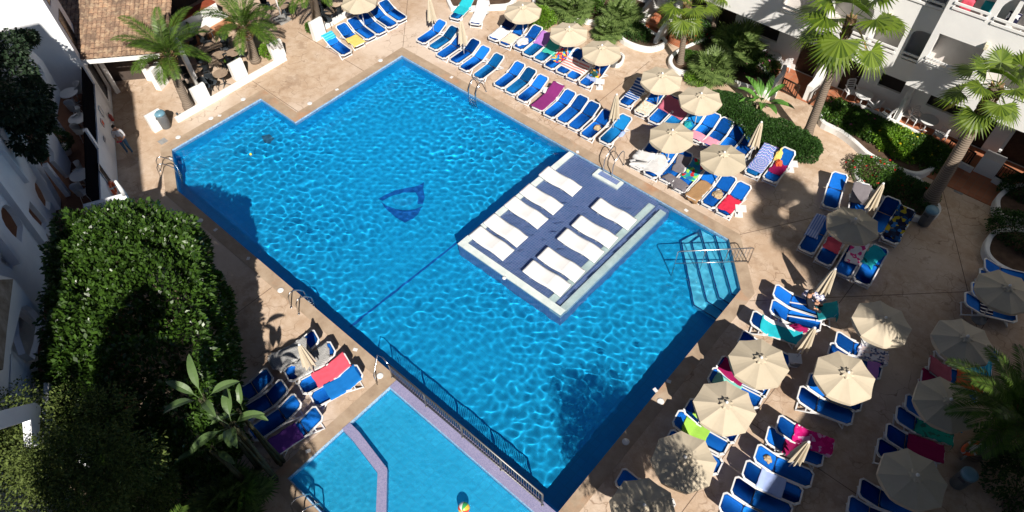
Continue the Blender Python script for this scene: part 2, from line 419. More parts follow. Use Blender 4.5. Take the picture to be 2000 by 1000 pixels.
# corner steps
S0, S1 = Vector((-6.22, 19.9)), Vector((-4.43, 17.86)); sd = (S1-S0).normalized(); sn_ = Vector((sd.y, -sd.x))
if sn_.dot(Vector((-1, -1))) < 0: sn_ = -sn_
STEPM = tile_mat('step_tile', (.10, .56, .78), (.12, .60, .80), (.10, .52, .74), .3)
st = thing('corner_steps', 'submerged tiled steps with dark nosings in the chamfered pool corner', 'steps')
Ls = (S1-S0).length
SP = (((1428, 575), (1437, 577), (1398, 456), None), ((1403, 581), (1418, 590), (1369, 445), None), ((1380, 589), (1400, 603), (1350, 472), (1370, 455)), ((1354, 596), (1380, 612), (1329, 470), (1365, 442)))
for k, (z_, (pb, pw, pt1, pt2)) in enumerate(zip((-.30, -.54, -.78, -.98), SP)):
    qb, qw, q1 = under(*pb, z_), under(*pw, z_), under(*pt1, z_)
    pts = [(S0.x, 19.89), (S1.x, S1.y), (-4.39, qw.y), (qb.x, qb.y)]
    if pt2: q2 = under(*pt2, z_); pts += [(q1.x, q1.y), (q2.x, min(q2.y, 19.6)), (q2.x+.12, 19.89)]
    else: pts += [(q1.x, 19.89)]
    bm = bmesh.new(); slab(bm, pts, z0=-D+.001*(k+1), z1=z_); tr = link('tread', bm, STEPM, st)
    bm = bmesh.new(); L_ = [Vector(p) for p in pts[2:]]
    rb = []
    for i in range(len(L_)-1): 
        p, q = L_[i], L_[i+1]; t = (q-p).normalized(); n = Vector((-t.y, t.x))
        if n.dot(Vector((1, 1))) < 0: n = -n
        slab(bm, [p, q, q+n*.05, p+n*.05], z0=z_-.04, z1=z_+.004+.001*i)
    link('nosing', bm, NAVY, tr)
# floor marks: dolphin-like blue mosaic, drain, line across
def flat_poly(name, pts, mat, label, cat, z=-D+.004, par=None):
    bm = bmesh.new(); poly2d(bm, [under(*p, z).xy for p in pts], z=z); o = link(name, bm, mat, par)
    if label: tag(o, label, cat)
    return o
AQUA = tile_mat('aqua_mosaic', (.01, .38, .62), (.02, .25, .6), (.02, .3, .55), .05, .3)
NAVY2 = tile_mat('blue_mosaic', (.008, .10, .38), (.01, .13, .42), (.01, .12, .38), .05, .3)
dm = thing('floor_mosaic', 'dark blue leaping fish mosaic on the pool floor', 'mosaic')
flat_poly('arched_body', [(738, 388), (770, 372), (800, 366), (818, 362), (828, 355), (827, 368), (829, 385), (826, 400), (815, 398), (817, 385), (812, 376), (790, 376), (765, 382), (748, 392)], NAVY2, None, None, par=dm)
flat_poly('belly', [(744, 394), (756, 402), (772, 408), (795, 410), (812, 408), (826, 402), (818, 416), (806, 428), (790, 434), (772, 424), (756, 410)], NAVY2, None, None, par=dm)
flat_poly('inner_shape', [(764, 388), (776, 384), (792, 388), (806, 384), (808, 396), (796, 404), (780, 402), (768, 396)], AQUA, None, None, par=dm)
flat_poly('floor_drain', [(511, 266), (526, 262), (536, 270), (528, 280), (516, 280)], NT('drain_grey').m, 'dark square drain grate on the pool floor near the notch', 'drain')
bpy.data.materials['drain_grey'].node_tree.nodes['Principled BSDF'].inputs[0].default_value = (.03, .12, .2, 1)
a, b = under(893, 474, -D).xy, under(684, 638, -D).xy
bm = bmesh.new(); t = (b-a).normalized(); n = Vector((-t.y, t.x))*.05; slab(bm, [a+n, b+n, b-n, a-n], z0=-D-.01, z1=-D+.004)
tag(link('floor_line', bm, NAVY2), 'thin dark line of tiles across the pool floor', 'line')
# skimmer lids
def lid(px, py, rd, i, txt):
    bm = bmesh.new()
    if rd: lathe(bm, [(.13, 0), (.13, .012), (.10, .016)], 18)
    else: box(bm, (0, 0, .007), (.17, .13, .014))
    o = link('skimmer_lid' if rd else 'drain_plate', bm, WHITE_PL, loc=(*at(px, py, .012).xy, .0125)); o.rotation_euler.z = .6*i
    tag(o, txt, 'lid', 'white round lids in the coping' if rd else 'small square plates in the coping')
RL = [(348, 268), (412, 231), (475, 194), (605, 202), (743, 118), (391, 431), (548, 567), (742, 734), (1290, 784), (1222, 863)]
WH = ['next to the litter bin', 'below the white pillars', 'at the notch corner', 'just past the notch', 'near the far pool corner', 'in the shade by the clipped tree', 'beside the steel ladder by the path', 'under the curved handrail', 'by the shaded parasols', 'beside the last parasol']
for i, ((x, y), t_) in enumerate(zip(RL, WH)): lid(x, y, True, i, 'round white skimmer lid '+t_)
SQ = [(334, 309), (429, 226), (658, 175), (882, 151), (1128, 297), (1340, 411), (694, 683), (602, 881), (421, 449), (485, 505), (1280, 762), (1306, 745)]
WS = ['at the near end of the bar wall', 'between two round lids', 'on the long far edge', 'across from the two closed parasols', 'where the platform meets the edge', 'opposite the red towel', 'near the four covered loungers', 'beside the purple lounger', 'in the shade by the clipped tree', 'past the clipped tree', 'on the shaded right edge', 'near the maroon towel lounger']
for i, ((x, y), t_) in enumerate(zip(SQ, WS)): lid(x, y, False, i, 'small square white plate '+t_)
# ladders
def ladder(x, y, ang, label, depth=-.95, out=.62, h=.78):
    """ang: heading towards the water; (x, y): where it crosses the edge"""
    t = thing('pool_ladder', label, 'ladder', (x, y, 0), ang, 'steel pool ladders')
    for s in (-.25, .25):
        bm = bmesh.new(); pts = [(-out, s, -.0)]
        pts += [(-out+.02, s, .25), (-out+.08, s, h-.15), (-out+.2, s, h), (-out+.36, s, h), (-.02, s, h-.22), (.12, s, h-.42), (.13, s, .1), (.13, s, depth)]
        tube(bm, pts, .024, 8); link('side_rail', bm, STEEL, t, smooth=False)
        bm = bmesh.new(); lathe(bm, [(.05, .012), (.05, .03), (.03, .04)], 12, (-out, s, 0)); link('rail_flange', bm, STEEL, t)
    for z in (-.28, -.55, -.8):
        if z < depth: continue
        bm = bmesh.new(); box(bm, (.13, 0, z), (.09, .47, .03)); link('tread', bm, STEEL, t)
    return t
e = (Vector((-27.0, 6.03))-Vector((-29.72, 7.4))).normalized(); 
ladder(-28.25, 6.66, math.atan2(e.x, -e.y), 'steel ladder at the short edge beside the bin and lit deck')
ladder(-21.2, 19.9, -math.pi/2, 'steel ladder on the far edge below the blue lounger row')
ladder(-12.55, 19.9, -math.pi/2, 'steel ladder with tall rails stepping onto the platform', depth=-.18, out=.75, h=1.0)
ladder(-17.3, 6.03, math.pi/2, 'steel ladder half in shade near the checked towel loungers')
lx = at(606, 994); ladder(lx.x, .93, math.pi/2, 'steel ladder at the small shallow pool in deep shade', depth=-.4)
# handrail on the steps
a = at(1461, 514); b = Vector((S0+S1)/2); a2 = Vector(a.xy); dr = sn_
hr = thing('step_handrail', 'long steel handrail with bars running down the corner steps', 'handrail', (a2.x, a2.y, 0), math.atan2(dr.y, dr.x))
LH = 3.0
bm = bmesh.new(); tube(bm, [(0, 0, 0), (0, 0, .92), (.06, 0, .97), (LH-.1, 0, .80), (LH, 0, .74), (LH+.02, 0, -1.3)], .024); link('top_rail', bm, STEEL, hr)
bm = bmesh.new(); tube(bm, [(0, 0, .12), (LH, 0, .02)], .02); link('bottom_rail', bm, STEEL, hr)
for k in range(6):
    bm = bmesh.new(); x = .14*(k+1); tube(bm, [(x, 0, .12), (x, 0, .95)], .01, 6); link('bar', bm, STEEL, hr)
for x in (.99, 1.9):
    bm = bmesh.new(); tube(bm, [(x, 0, -.5), (x, 0, .9)], .02); link('post', bm, STEEL, hr)
# fence on the divider wall
fx0, fx1 = at(757, 740).x+.1, -4.75; FL = fx1-fx0
fe = thing('pool_fence', 'steel bar fence on the lilac wall between the two pools', 'fence', (fx0, 5.93, .034))
bm = bmesh.new(); tube(bm, [(0, 0, .95), (FL, 0, .95)], .032); link('top_rail', bm, FSTEEL, fe)
bm = bmesh.new(); tube(bm, [(0, 0, .10), (FL, 0, .10)], .02); link('bottom_rail', bm, FSTEEL, fe)
for k in range(5):
    bm = bmesh.new(); x = FL*k/4; tube(bm, [(x, 0, 0), (x, 0, .95)], .024); lathe(bm, [(.05, 0), (.05, .015), (.03, .025)], 12, (x, 0, 0)); link('post', bm, FSTEEL, fe)
nb = 68
for k in range(nb):
    x = FL*(k+.5)/nb
    bm = bmesh.new(); tube(bm, [(x, 0, .10), (x, 0, .95)], .013, 6); link('bar', bm, FSTEEL, fe)
ch = at(737, 752)
cu = thing('curved_handrail', 'short curved steel handrail at the start of the bar fence', 'handrail', (0, 0, 0))
bm = bmesh.new(); q = Vector((fx0, 5.93, .98)); tube(bm, [q, q+Vector((-.35, .05, .0)), q+Vector((-.6, .0, -.02)), Vector((ch.x, ch.y, .7)), Vector((ch.x, ch.y, 0))], .022); link('tube', bm, STEEL, cu)
# beach ball in the shallow pool, yellow float
bm = bmesh.new(); bmesh.ops.create_uvsphere(bm, u_segments=24, v_segments=12, radius=.2)
BC = [NT(n_) for n_ in ('ball_red', 'ball_yellow', 'ball_green', 'ball_white')]
for m, c in zip(BC, ((.6, .06, .03), (.75, .45, .05), (.05, .35, .1), (.7, .7, .7))): m.bs(Base_Color=(*c, 1), Roughness=.35)
for f in bm.faces:
    c = f.calc_center_median(); f.material_index = int((math.atan2(c.y, c.x)/math.tau+.5)*8) % 4; f.smooth = True
p = at(906, 992, .05); o = link('beach_ball', bm, [m.m for m in BC], loc=(p.x, p.y, .05)); tag(o, 'striped beach ball floating in the shallow pool', 'ball'); o.rotation_euler = (.8, .4, 0)
bm = bmesh.new(); bmesh.ops.create_uvsphere(bm, u_segments=12, v_segments=8, radius=.06); p = at(490, 302, WZ)
YEL = NT('yellow_rubber'); YEL.bs(Base_Color=(.8, .65, .05, 1)); tag(link('floating_toy', bm, YEL.m, smooth=True, loc=(p.x, p.y, WZ+.03)), 'tiny yellow toy floating near the notch', 'toy')
# dark figure under the water near the fence end: not modelled (reads as ripples)
# ------------------------------------------------------------------ loungers
def fabric(name, c, var=.15, rough=.85, wv=240):
    m = NT(name); f = m.noise(4, 4); col = m.mix(f, g(c, 1-var), g(c, 1+var)); oi = m.n('ObjectInfo'); col = m.mix(oi.outputs['Random'], m.mix(1.0, col, (.8, .85, .85), 'MULTIPLY'), m.mix(1.0, col, (1.3, 1.2, 1.05), 'MULTIPLY')); m.bs(Base_Color=col, Roughness=rough, Specular_IOR_Level=.2); m.bump(m.noise(wv, 2), .15, .004)
    return m.m
BLUE = fabric('blue_sling', (.005, .155, .66)); BLUE2 = fabric('lighter_blue_sling', (.006, .20, .58))
def lz(x, a):
    if x < 1.22: return .355-.012*math.sin(max(0, x)/1.22*math.pi)
    return .355+math.tan(a)*(x-1.22)*(1 if x < 1.3 else 1)
def lxmax(a): return 1.22+.78*math.cos(a)
def make_lounger(a, mat, cnt=[0]):
    t = thing('sun_lounger', None, 'sun lounger'); xm = lxmax(a); W = .335
    # frame: bars of the rim with cut corners
    bm = bmesh.new()
    def bar(p, q, w=.05, h=.06):
        p, q = Vector(p), Vector(q); d = q-p; L = d.length
        M = Matrix.Translation((p+q)/2) @ d.to_track_quat('X', 'Z').to_matrix().to_4x4()
        box(bm, (0, 0, 0), (L+.02, w, h), M)
    z = .345
    for s in (-1, 1):
        bar((.13, s*W, z), (1.22, s*W, z)); bar((.0, s*(W-.12), z), (.13, s*W, z), .075); bar((1.22, s*(W-.005), z+.01), (xm-.1, s*(W-.005), lz(xm-.1, a)), .045)
        bar((xm-.1, s*W, lz(xm-.1, a)), (xm, s*(W-.1), lz(xm, a)), .06)
        bar((1.18, s*(W+.02), z+.03), (1.36, s*(W+.02), z+.05), .05, .09)     # hinge lugs
    bar((0, -W+.12, z), (0, W-.12, z)); bar((xm, -W+.1, lz(xm, a)), (xm, W-.1, lz(xm, a)))
    bar((.17, -W+.02, .05), (.17, W-.02, .05), .04, .04); bar((1.78, -W+.03, .05), (1.78, W-.03, .05), .05, .04)
    bar((xm-.16, 0, lz(xm-.16, a)-.03), (1.5, 0, .28), .03, .03); bar((1.5, -W, .27), (1.5, W, .27), .04, .04)
    link('frame', bm, WHITE_PL, t)
    for s in (-1, 1):
        bm = bmesh.new(); tube(bm, [(.42, s*(W-.01), .33), (.30, s*(W), .18), (.17, s*(W-.01), .03), (.17, s*(W-.01), 0)], [.028, .028, .026, .026], 8); link('leg', bm, WHITE_PL, t)
        bm = bmesh.new(); tube(bm, [(1.15, s*(W-.01), .33), (1.3, s*W, .26), (1.78, s*(W-.02), .05), (1.8, s*(W-.02), 0)], [.028, .03, .028, .026], 8); link('leg', bm, WHITE_PL, t)
    for nm, x0, x1 in (('seat', .03, 1.2), ('backrest', 1.225, xm-.02)):
        bm = bmesh.new(); nx, ny = 12, 6; vv = []
        for i in range(nx+1):
            x = x0+(x1-x0)*i/nx; r_ = []
            for j in range(ny+1):
                w_ = W-.035
                if nm == 'seat' and x < .13: w_ = W-.13+(x-.03)*.95
                if nm == 'backrest' and x > xm-.1: w_ = W-.04-(x-(xm-.1))*.9
                y = -w_+2*w_*j/ny
                r_.append(bm.verts.new((x, y, lz(x, a)+.022-.012*math.sin(math.pi*j/ny))))
            vv.append(r_)
        for i in range(nx):
            for j in range(ny): bm.faces.new((vv[i][j], vv[i+1][j], vv[i+1][j+1], vv[i][j+1]))
        bmesh.ops.solidify(bm, geom=bm.faces[:], thickness=.012)
        link(nm, bm, mat, t, smooth=True)
    return t
PROTO = {}
def lounger(foot, head, label, a=R(24), mat=None, group=None, ang=None, frm='mid'):
    mat = mat or BLUE; zh = lz(lxmax(a), a)
    if foot and head:
        F = at(*foot, .35); Hh = at(*head, zh); an = math.atan2(Hh.y-F.y, Hh.x-F.x)
        if ang is not None: an = an*.3+ang*.7 if abs(an-ang) < 1 else an
        m_ = (F+Hh)/2; L = lxmax(a)/2; loc = Vector((m_.x-math.cos(an)*L, m_.y-math.sin(an)*L, 0))
    elif head:
        Hh = at(*head, zh); an = ang; L = lxmax(a); loc = Vector((Hh.x-math.cos(an)*L, Hh.y-math.sin(an)*L, 0))
    else:
        F = at(*foot, .35); an = ang; loc = Vector((F.x, F.y, 0))
    loc.z = .013*0
    k = (round(a, 3), mat.name)
    if k not in PROTO:
        o = make_lounger(a, mat); PROTO[k] = o; o.location = loc; o.rotation_euler.z = an; tag(o, label, None, group)
    else: o = dup(PROTO[k], loc, an, label, group)
    return (loc, an, a)
# ---- towels
def stripes(name, cols, per, axis=0, rough=.9):
    m = NT(name); s = m.n('SeparateXYZ'); m.set(s.inputs[0], m.co)
    w_ = m.math('ADD', s.outputs[axis], m.math('MULTIPLY', m.noise(6, 2), .02))
    f = m.math('FRACT', m.math('DIVIDE', w_, per)); n = len(cols)
    m.bs(Base_Color=m.ramp(f, [(i/n, c) for i, c in enumerate(cols)], 'CONSTANT'), Roughness=rough, Specular_IOR_Level=.1); m.bump(m.noise(90, 3), .3, .006); return m.m
def blotch(name, cols, scale=9, det=1.5):
    m = NT(name); v = m.n('TexVoronoi'); m.set(v.inputs['Vector'], m.co); v.inputs['Scale'].default_value = scale
    s = m.n('SeparateColor'); m.set(s.inputs[0], v.outputs['Color']); n = len(cols)
    m.bs(Base_Color=m.ramp(s.outputs[0], [(i/n, c) for i, c in enumerate(cols)], 'CONSTANT'), Roughness=.9, Specular_IOR_Level=.1); m.bump(m.noise(90, 3), .3, .006); return m.m
def plain(name, c): 
    m = NT(name); col = m.mix(m.noise(5, 4), g(c, .82), g(c, 1.12)); m.bs(Base_Color=col, Roughness=.95, Specular_IOR_Level=.1); m.bump(m.noise(70, 4), .5, .01); return m.m
def checks(name, c1, c2, sc_=40):
    m = NT(name); v = m.n('TexWave', wave_type='BANDS', bands_direction='DIAGONAL'); m.set(v.inputs[0], m.co); v.inputs['Scale'].default_value = sc_*.35; v.inputs['Distortion'].default_value = 3; v.inputs['Detail'].default_value = 1
    c = m.n('TexChecker'); m.set(c.inputs[0], m.co); c.inputs['Scale'].default_value = sc_
    m.bs(Base_Color=m.mix(m.mix(.5, v.outputs[0], c.outputs[0]), c1, c2), Roughness=.9); m.bump(m.noise(60, 3), .4, .01); return m.m
def mandala(name):
    m = NT(name); mp = m.map((1, 1, 0), loc=(-1.0, 0, 0)); s = m.n('SeparateXYZ'); m.set(s.inputs[0], mp)
    ln = m.n('VectorMath', operation='LENGTH'); m.set(ln.inputs[0], mp); an = m.math('ARCTAN2', s.outputs[1], s.outputs[0])
    pet = m.math('ABSOLUTE', m.math('SINE', m.math('MULTIPLY', an, 8.0)))
    r_ = m.math('ADD', m.math('MULTIPLY', ln.outputs['Value'], 7.5), m.math('MULTIPLY', pet, .45))
    f = m.math('FRACT', r_)
    m.bs(Base_Color=m.ramp(f, [(0, (.65, .65, .75)), (.22, (.03, .10, .45)), (.45, (.45, .25, .5)), (.6, (.05, .3, .6)), (.8, (.02, .05, .3))], 'CONSTANT'), Roughness=.9); return m.m
MT = dict(white=plain('white_towel', (.78, .78, .8)), cream=plain('cream_towel', (.72, .62, .5)), lightgrey=plain('pale_grey_towel', (.62, .62, .62)), lilac=plain('lilac_towel', (.38, .17, .50)),
    plum=plain('plum_towel', (.22, .03, .16)), seagreen=plain('sea_green_towel', (.05, .42, .33)), yellow=plain('yellow_towel', (.78, .56, .16)), grey=plain('grey_towel', (.17, .155, .17)),
    red=plain('red_towel', (.62, .03, .07)), coral=plain('coral_towel', (.7, .10, .15)), royal=plain('royal_towel', (.01, .16, .5)), pink=plain('pink_towel', (.75, .30, .40)), rose=plain('rose_towel', (.45, .12, .18)),
    turq=plain('turquoise_towel', (.02, .42, .50)), teal=plain('teal_towel', (.02, .30, .34)), lime=plain('lime_towel', (.30, .55, .08)), maroon=plain('maroon_towel', (.26, .01, .08)), tan=plain('tan_cloth', (.42, .32, .2)), black=plain('black_cloth', (.015, .015, .02)),
    mint=plain('mint_towel', (.22, .56, .48)), purple=plain('purple_towel', (.18, .06, .34)), orange=plain('orange_towel', (.7, .13, .05)), paleblue=plain('pale_blue_towel', (.35, .45, .75)), green=plain('dark_green_towel', (.03, .28, .2)), navy=plain('navy_towel', (.01, .02, .09)),
    bwstripe=stripes('blue_white_stripes', [(.02, .08, .28), (.02, .08, .28), (.6, .65, .72)], .16, 0), rwstripe=stripes('red_white_stripes', [(.72, .68, .66), (.68, .22, .2)], .19, 0), bluestripe=stripes('turquoise_stripes', [(.02, .35, .6), (.1, .55, .7)], .14, 0),
    bws=stripes('pale_blue_stripes', [(.18, .28, .6), (.5, .56, .75)], .1, 1), zebra=stripes('black_white_stripes', [(.02, .02, .05), (.75, .75, .78), (.02, .02, .05), (.02, .02, .05)], .17, 1),
    floral=blotch('bright_floral', [(.02, .12, .5), (.75, .25, .02), (.02, .3, .55), (.6, .03, .05), (.75, .55, .05), (.02, .08, .3)], 9), dark_floral=blotch('dark_floral', [(.02, .08, .05), (.02, .08, .05), (.7, .4, .02), (.5, .1, .02), (.03, .12, .3), (.02, .05, .04)], 8),
    pale_print=blotch('pale_print', [(.55, .6, .5), (.6, .62, .55), (.55, .6, .5), (.7, .45, .3), (.6, .62, .55)], 22), brown=checks('brown_weave', (.25, .12, .05), (.42, .27, .13), 30), check=checks('black_white_weave', (.03, .03, .04), (.6, .6, .58), 26),
    tiedye=blotch('magenta_tie_dye', [(.55, .01, .16), (.6, .02, .2), (.6, .3, .5), (.5, .01, .15)], 7), whitepink=blotch('white_pink_print', [(.75, .72, .74), (.75, .72, .74), (.7, .05, .25), (.75, .72, .74)], 8), parrot=blotch('green_blue_print', [(.02, .2, .4), (.02, .35, .12), (.25, .55, .1), (.02, .15, .35), (.02, .3, .3), (.45, .02, .03)], 6),
    skyprint=blotch('dark_sky_print', [(.01, .05, .15), (.35, .28, .02), (.01, .02, .05), (.02, .12, .35), (.01, .01, .03)], 6), greenprint=blotch('green_print', [(.02, .33, .25), (.02, .33, .25), (.02, .33, .25), (.03, .15, .12)], 8), whiteprint=blotch('white_print', [(.6, .6, .68), (.1, .12, .25), (.65, .65, .7), (.6, .5, .5)], 16),
    mandala=mandala('blue_mandala'))
def towel(L, x0, x1, y0=-.36, y1=.36, mat='white', label='', name='towel', cat='towel', lift=.045, jag=.02, wr=.012, rot=0, over=None, drop=True, thick=.012):
    loc, an, a = L; bm = bmesh.new(); nx, ny = 22, 12; vv = []; xm = lxmax(a); sd_ = rnd.random()*50
    cx, cy = (x0+x1)/2, (y0+y1)/2; ca, sa = math.cos(rot), math.sin(rot)
    for i in range(nx+1):
        r_ = []
        for j in range(ny+1):
            x = x0+(x1-x0)*i/nx; y = y0+(y1-y0)*j/ny
            e = min(i, nx-i, j, ny-j); 
            jx = noise.noise(Vector((x*5, y*5, sd_)))*jag*(3 if e < 2 else 1); jy = noise.noise(Vector((x*5, y*5, sd_+9)))*jag*(3 if e < 2 else 1)
            x += jx; y += jy
            X = cx+(x-cx)*ca-(y-cy)*sa; Y = cy+(x-cx)*sa+(y-cy)*ca
            xx = min(max(X, -.02), xm); z = lz(xx, a)+lift
            if over is None:
                if abs(Y) > .375 and drop:
                    d_ = abs(Y)-.375; z -= d_*2.2; Y = math.copysign(.375+d_*.25, Y)
                if X > xm and drop: z -= (X-xm)*2.5; X = xm+(X-xm)*.25
                if X < -.02 and drop: z -= (-.02-X)*2.5; X = -.02+(X+.02)*.25
            else:
                ym = ((Y/.85) % 1)  # sagging between neighbouring loungers
                z -= .05*max(0, math.sin(math.pi*min(1, max(0, (abs(ym-.5)*-1+.5-.38)/.12))))
            z += wr*(noise.noise(Vector((X*4, Y*7, sd_)))+.6*noise.noise(Vector((X*11, Y*12, sd_))))+wr*.6
            z = max(z, .01)
            r_.append(bm.verts.new((X, Y, z)))
        vv.append(r_)
    for i in range(nx):
        for j in range(ny): bm.faces.new((vv[i][j], vv[i+1][j], vv[i+1][j+1], vv[i][j+1]))
    bmesh.ops.recalc_face_normals(bm, faces=bm.faces[:])
    bmesh.ops.solidify(bm, geom=bm.faces[:], thickness=thick)
    o = link(name, bm, MT[mat], smooth=True); o.location = loc; o.rotation_euler.z = an
    return tag(o, label, cat)
def crumple(L, x, y, sx, sy, mat, label, name='crumpled_towel', cat='towel', h=.1, seed=0):
    loc, an, a = L; bm = bmesh.new(); bmesh.ops.create_icosphere(bm, subdivisions=4, radius=1)
    for v in bm.verts:
        n_ = 1+.45*noise.noise(v.co*1.7+Vector((seed*3.1, x, y)))+.22*noise.noise(v.co*4.5+Vector((seed, 0, 0)))+.12*noise.noise(v.co*9)
        v.co = Vector((v.co.x*sx*n_, v.co.y*sy*n_, max(v.co.z, -.2)*h*n_))
    z0 = lz(min(x, lxmax(a)), a)
    for v in bm.verts: v.co += Vector((x, y, z0+.05+ (v.co.x*math.tan(a) if x > 1.22 else 0)))
    o = link(name, bm, MT[mat], smooth=True); o.location = loc; o.rotation_euler.z = an; return tag(o, label, cat)
def row(items, labels, group, a=R(24), mats=None, avg=True):
    fs = [(f, h) for f, h in items if f and h]; an = []
    for f, h in fs:
        F = at(*f, .35); Hh = at(*h, lz(lxmax(a), a)); an.append(math.atan2(Hh.y-F.y, Hh.x-F.x))
    m_ = sorted(an)[len(an)//2] if an else None
    out = []
    for i, (f, h) in enumerate(items):
        aa = a[i] if isinstance(a, list) else a
        out.append(lounger(f, h, labels[i], aa, (mats or {}).get(i), group, ang=m_))
    return out
def labs(fmt, n): return [fmt % ORD[i] for i in range(n)]
GA = 'blue loungers lined up along the far pool edge'
lA = labs('blue sun lounger, %s from the far pool corner along the far edge', 15)
lA[9] = 'lounger covered by a plum towel among bare blue loungers on the far edge'; lA[14] = 'last blue lounger of the far edge row beside a closed parasol'
RA = row([((825,78),(860,44)),((849,91),(884,56)),((866,105),(898,74)),((892,116),(924,83)),((910,131),(945,96)),((936,148),(972,110)),((976,166),(1014,125)),((998,178),(1036,137)),((1020,194),(1060,150)),((1052,210),(1088,166)),((1072,224),(1114,180)),((1098,236),(1138,190)),((1121,249),(1160,202)),((1146,262),(1186,222)),((1182,276),(1222,228))], lA, GA, mats={1: BLUE2, 5: BLUE2, 7: BLUE2, 14: BLUE2})
towel(RA[9], .02, 1.95, mat='plum', label='plum towel covering a whole lounger on the far edge', jag=.01)
crumple(RA[13], .85, -.1, .2, .14, 'tan', 'small tan bag left on the shaded lounger next to last', 'bag', 'bag', .12, 1)
crumple(RA[14], .95, -.38, .22, .1, 'paleblue', 'thin pale blue cloth hanging off the last far-edge lounger', 'cloth', 'cloth', .08, 2)
RB = row([((674,100),(642,70)),((698,84),(670,50)),((722,71),(690,38)),((742,60),(712,30)),((764,46),(732,18)),((784,36),(750,4))],
    ['blue lounger at the end of its row next to the white pillar', 'blue lounger with a yellow towel on its foot end']+['blue lounger, %s from the white pillar under the top parasol' % ORD[i] for i in range(2, 6)], 'loungers in the row by the white pillar')
towel(RB[1], .0, .95, -.42, .42, 'yellow', 'yellow towel over the foot of a lounger near the white pillar')
towel(RB[0], 1.5, 1.98, -.34, .34, 'bluestripe', 'turquoise striped cloth on the headrest by the white pillar')
RC = [lounger((890,33),(914,-4), 'lounger with turquoise mesh back near the curved white kerb', mat=BLUE2, group='two loungers by the curved kerb'), lounger((928,46),(944,2), 'lounger draped with a white towel near the curved white kerb', group='two loungers by the curved kerb')]
towel(RC[0], .5, 1.97, mat='turq', label='turquoise towel on the lounger beside the curved kerb', jag=.01); towel(RC[1], .12, 2.1, -.34, .34, 'white', 'long white towel on a lounger beside the curved kerb', jag=.01)
lD = ['lounger under white towels at the start of the second row', 'lounger with a cream towel in the second row', 'blue lounger with a bunched grey towel on its foot', 'lounger with a lilac towel over its headrest', 'lounger with a sea-green towel on its back', 'lounger with a bright floral towel in the second row', 'lounger sharing a red striped towel, nearer the floral one', 'lounger sharing a red striped towel, nearer the litter bin', 'last lounger of the second row with a dark floral bundle']
RD = row([((968,72),(996,40)),((989,83),(1018,49)),((1013,93),(1049,53)),((1032,105),(1066,66)),((1054,115),(1088,76)),((1074,127),(1110,92)),((1098,139),(1132,100)),((1118,149),(1152,112)),((1141,163),(1181,124))], lD, 'loungers in the second row under parasols', mats={3: BLUE2, 4: BLUE2})
towel(RD[0], .15, 1.15, -.42, .36, 'white', 'white towel on the first lounger of the second row'); towel(RD[1], .2, 1.1, -.34, .38, 'cream', 'cream towel on the second lounger under the parasol'); towel(RD[0], 1.3, 1.95, -.34, .34, 'navy', 'navy cloth on the shaded headrest of the first lounger')
crumple(RD[2], .62, .12, .36, .3, 'lightgrey', 'bunched pale grey towel on a blue lounger foot', seed=4)
towel(RD[3], 1.1, 2.1, mat='lilac', label='lilac towel over a headrest beside the round green shrub'); towel(RD[4], .75, 1.9, -.38, .36, 'seagreen', 'sea-green towel on a lounger under a parasol', rot=.15)
towel(RD[5], .6, 1.6, -.3, .3, 'floral', 'bright floral towel in the second lounger row'); towel(RD[6], .62, 1.3, -.34, 1.2-.02, 'rwstripe', 'red and white striped towel spread over two loungers', over=1, jag=.01) if False else towel(RD[7], .58, 1.42, -.36, 1.2, 'rwstripe', 'red and white striped towel spread over two loungers', over=1, jag=.01)
crumple(RD[8], 1.05, .02, .3, .22, 'dark_floral', 'dark floral bundle on the last lounger of the second row', 'beach_bag', 'bag', .22, 3); towel(RD[8], .55, .9, -.3, .3, 'paleblue', 'thin pale blue cloth on the last second-row lounger')
lE = ['lounger with blue and white striped towel under the first parasol', 'lounger with a pale printed towel on its foot', 'blue lounger with a pink towel over its headrest, nearer the print towel', 'blue lounger beneath the edge of the pink towel', 'blue lounger with a dark bag on it below a parasol', 'blue lounger with a pink towel on its foot, nearer the bag', 'blue lounger in the hedge row with a pink towel on its foot', 'bare blue lounger in the hedge row, second from closed parasol', 'bare blue lounger right beside the closed parasol at the hedge', 'lounger covered by a blue mandala towel', 'lounger with upright back and bright bags at the row end']
RE = row([((1223,203),(1254,157)),((1252,219),(1288,178)),((1279,235),(1313,192)),((1305,247),(1338,208)),((1331,260),(1366,216)),((1360,270),(1394,225)),((1387,283),(1419,236)),((1412,294),(1446,250)),((1437,307),(1471,264)),((1469,339),(1504,288)),((1502,352),(1533,297))], lE, 'loungers in the third row along the clipped hedge', a=R(24), mats={3: BLUE2, 4: BLUE2, 9: BLUE2}) if False else []
A24 = R(24); A38 = R(50)
_it = [((1223,203),(1254,157)),((1252,219),(1288,178)),((1279,235),(1313,192)),((1305,247),(1338,208)),((1331,260),(1366,216)),((1360,270),(1394,225)),((1387,283),(1419,236)),((1412,294),(1446,250)),((1437,307),(1471,264)),((1469,339),(1504,288))]
RE = row(_it, lE[:10], 'loungers in the third row along the clipped hedge', mats={3: BLUE2, 4: BLUE2, 9: BLUE2})
RE.append(lounger((1502, 353), None, lE[10], A38, group='loungers in the third row along the clipped hedge', ang=RE[9][1]))
towel(RE[0], .55, 1.95, mat='bwstripe', label='blue and white striped towel under the first hedge parasol', jag=.01); towel(RE[1], .08, 1.05, mat='pale_print', label='pale printed towel on a lounger foot', jag=.015)
towel(RE[3], 1.05, 1.85, -.3, 1.15, 'rose', 'pink patterned towel spread over two headrests', over=1, rot=-.1); crumple(RE[4], .8, .05, .25, .18, 'teal', 'dark teal bag on a blue lounger', 'bag', 'bag', .12, 7)
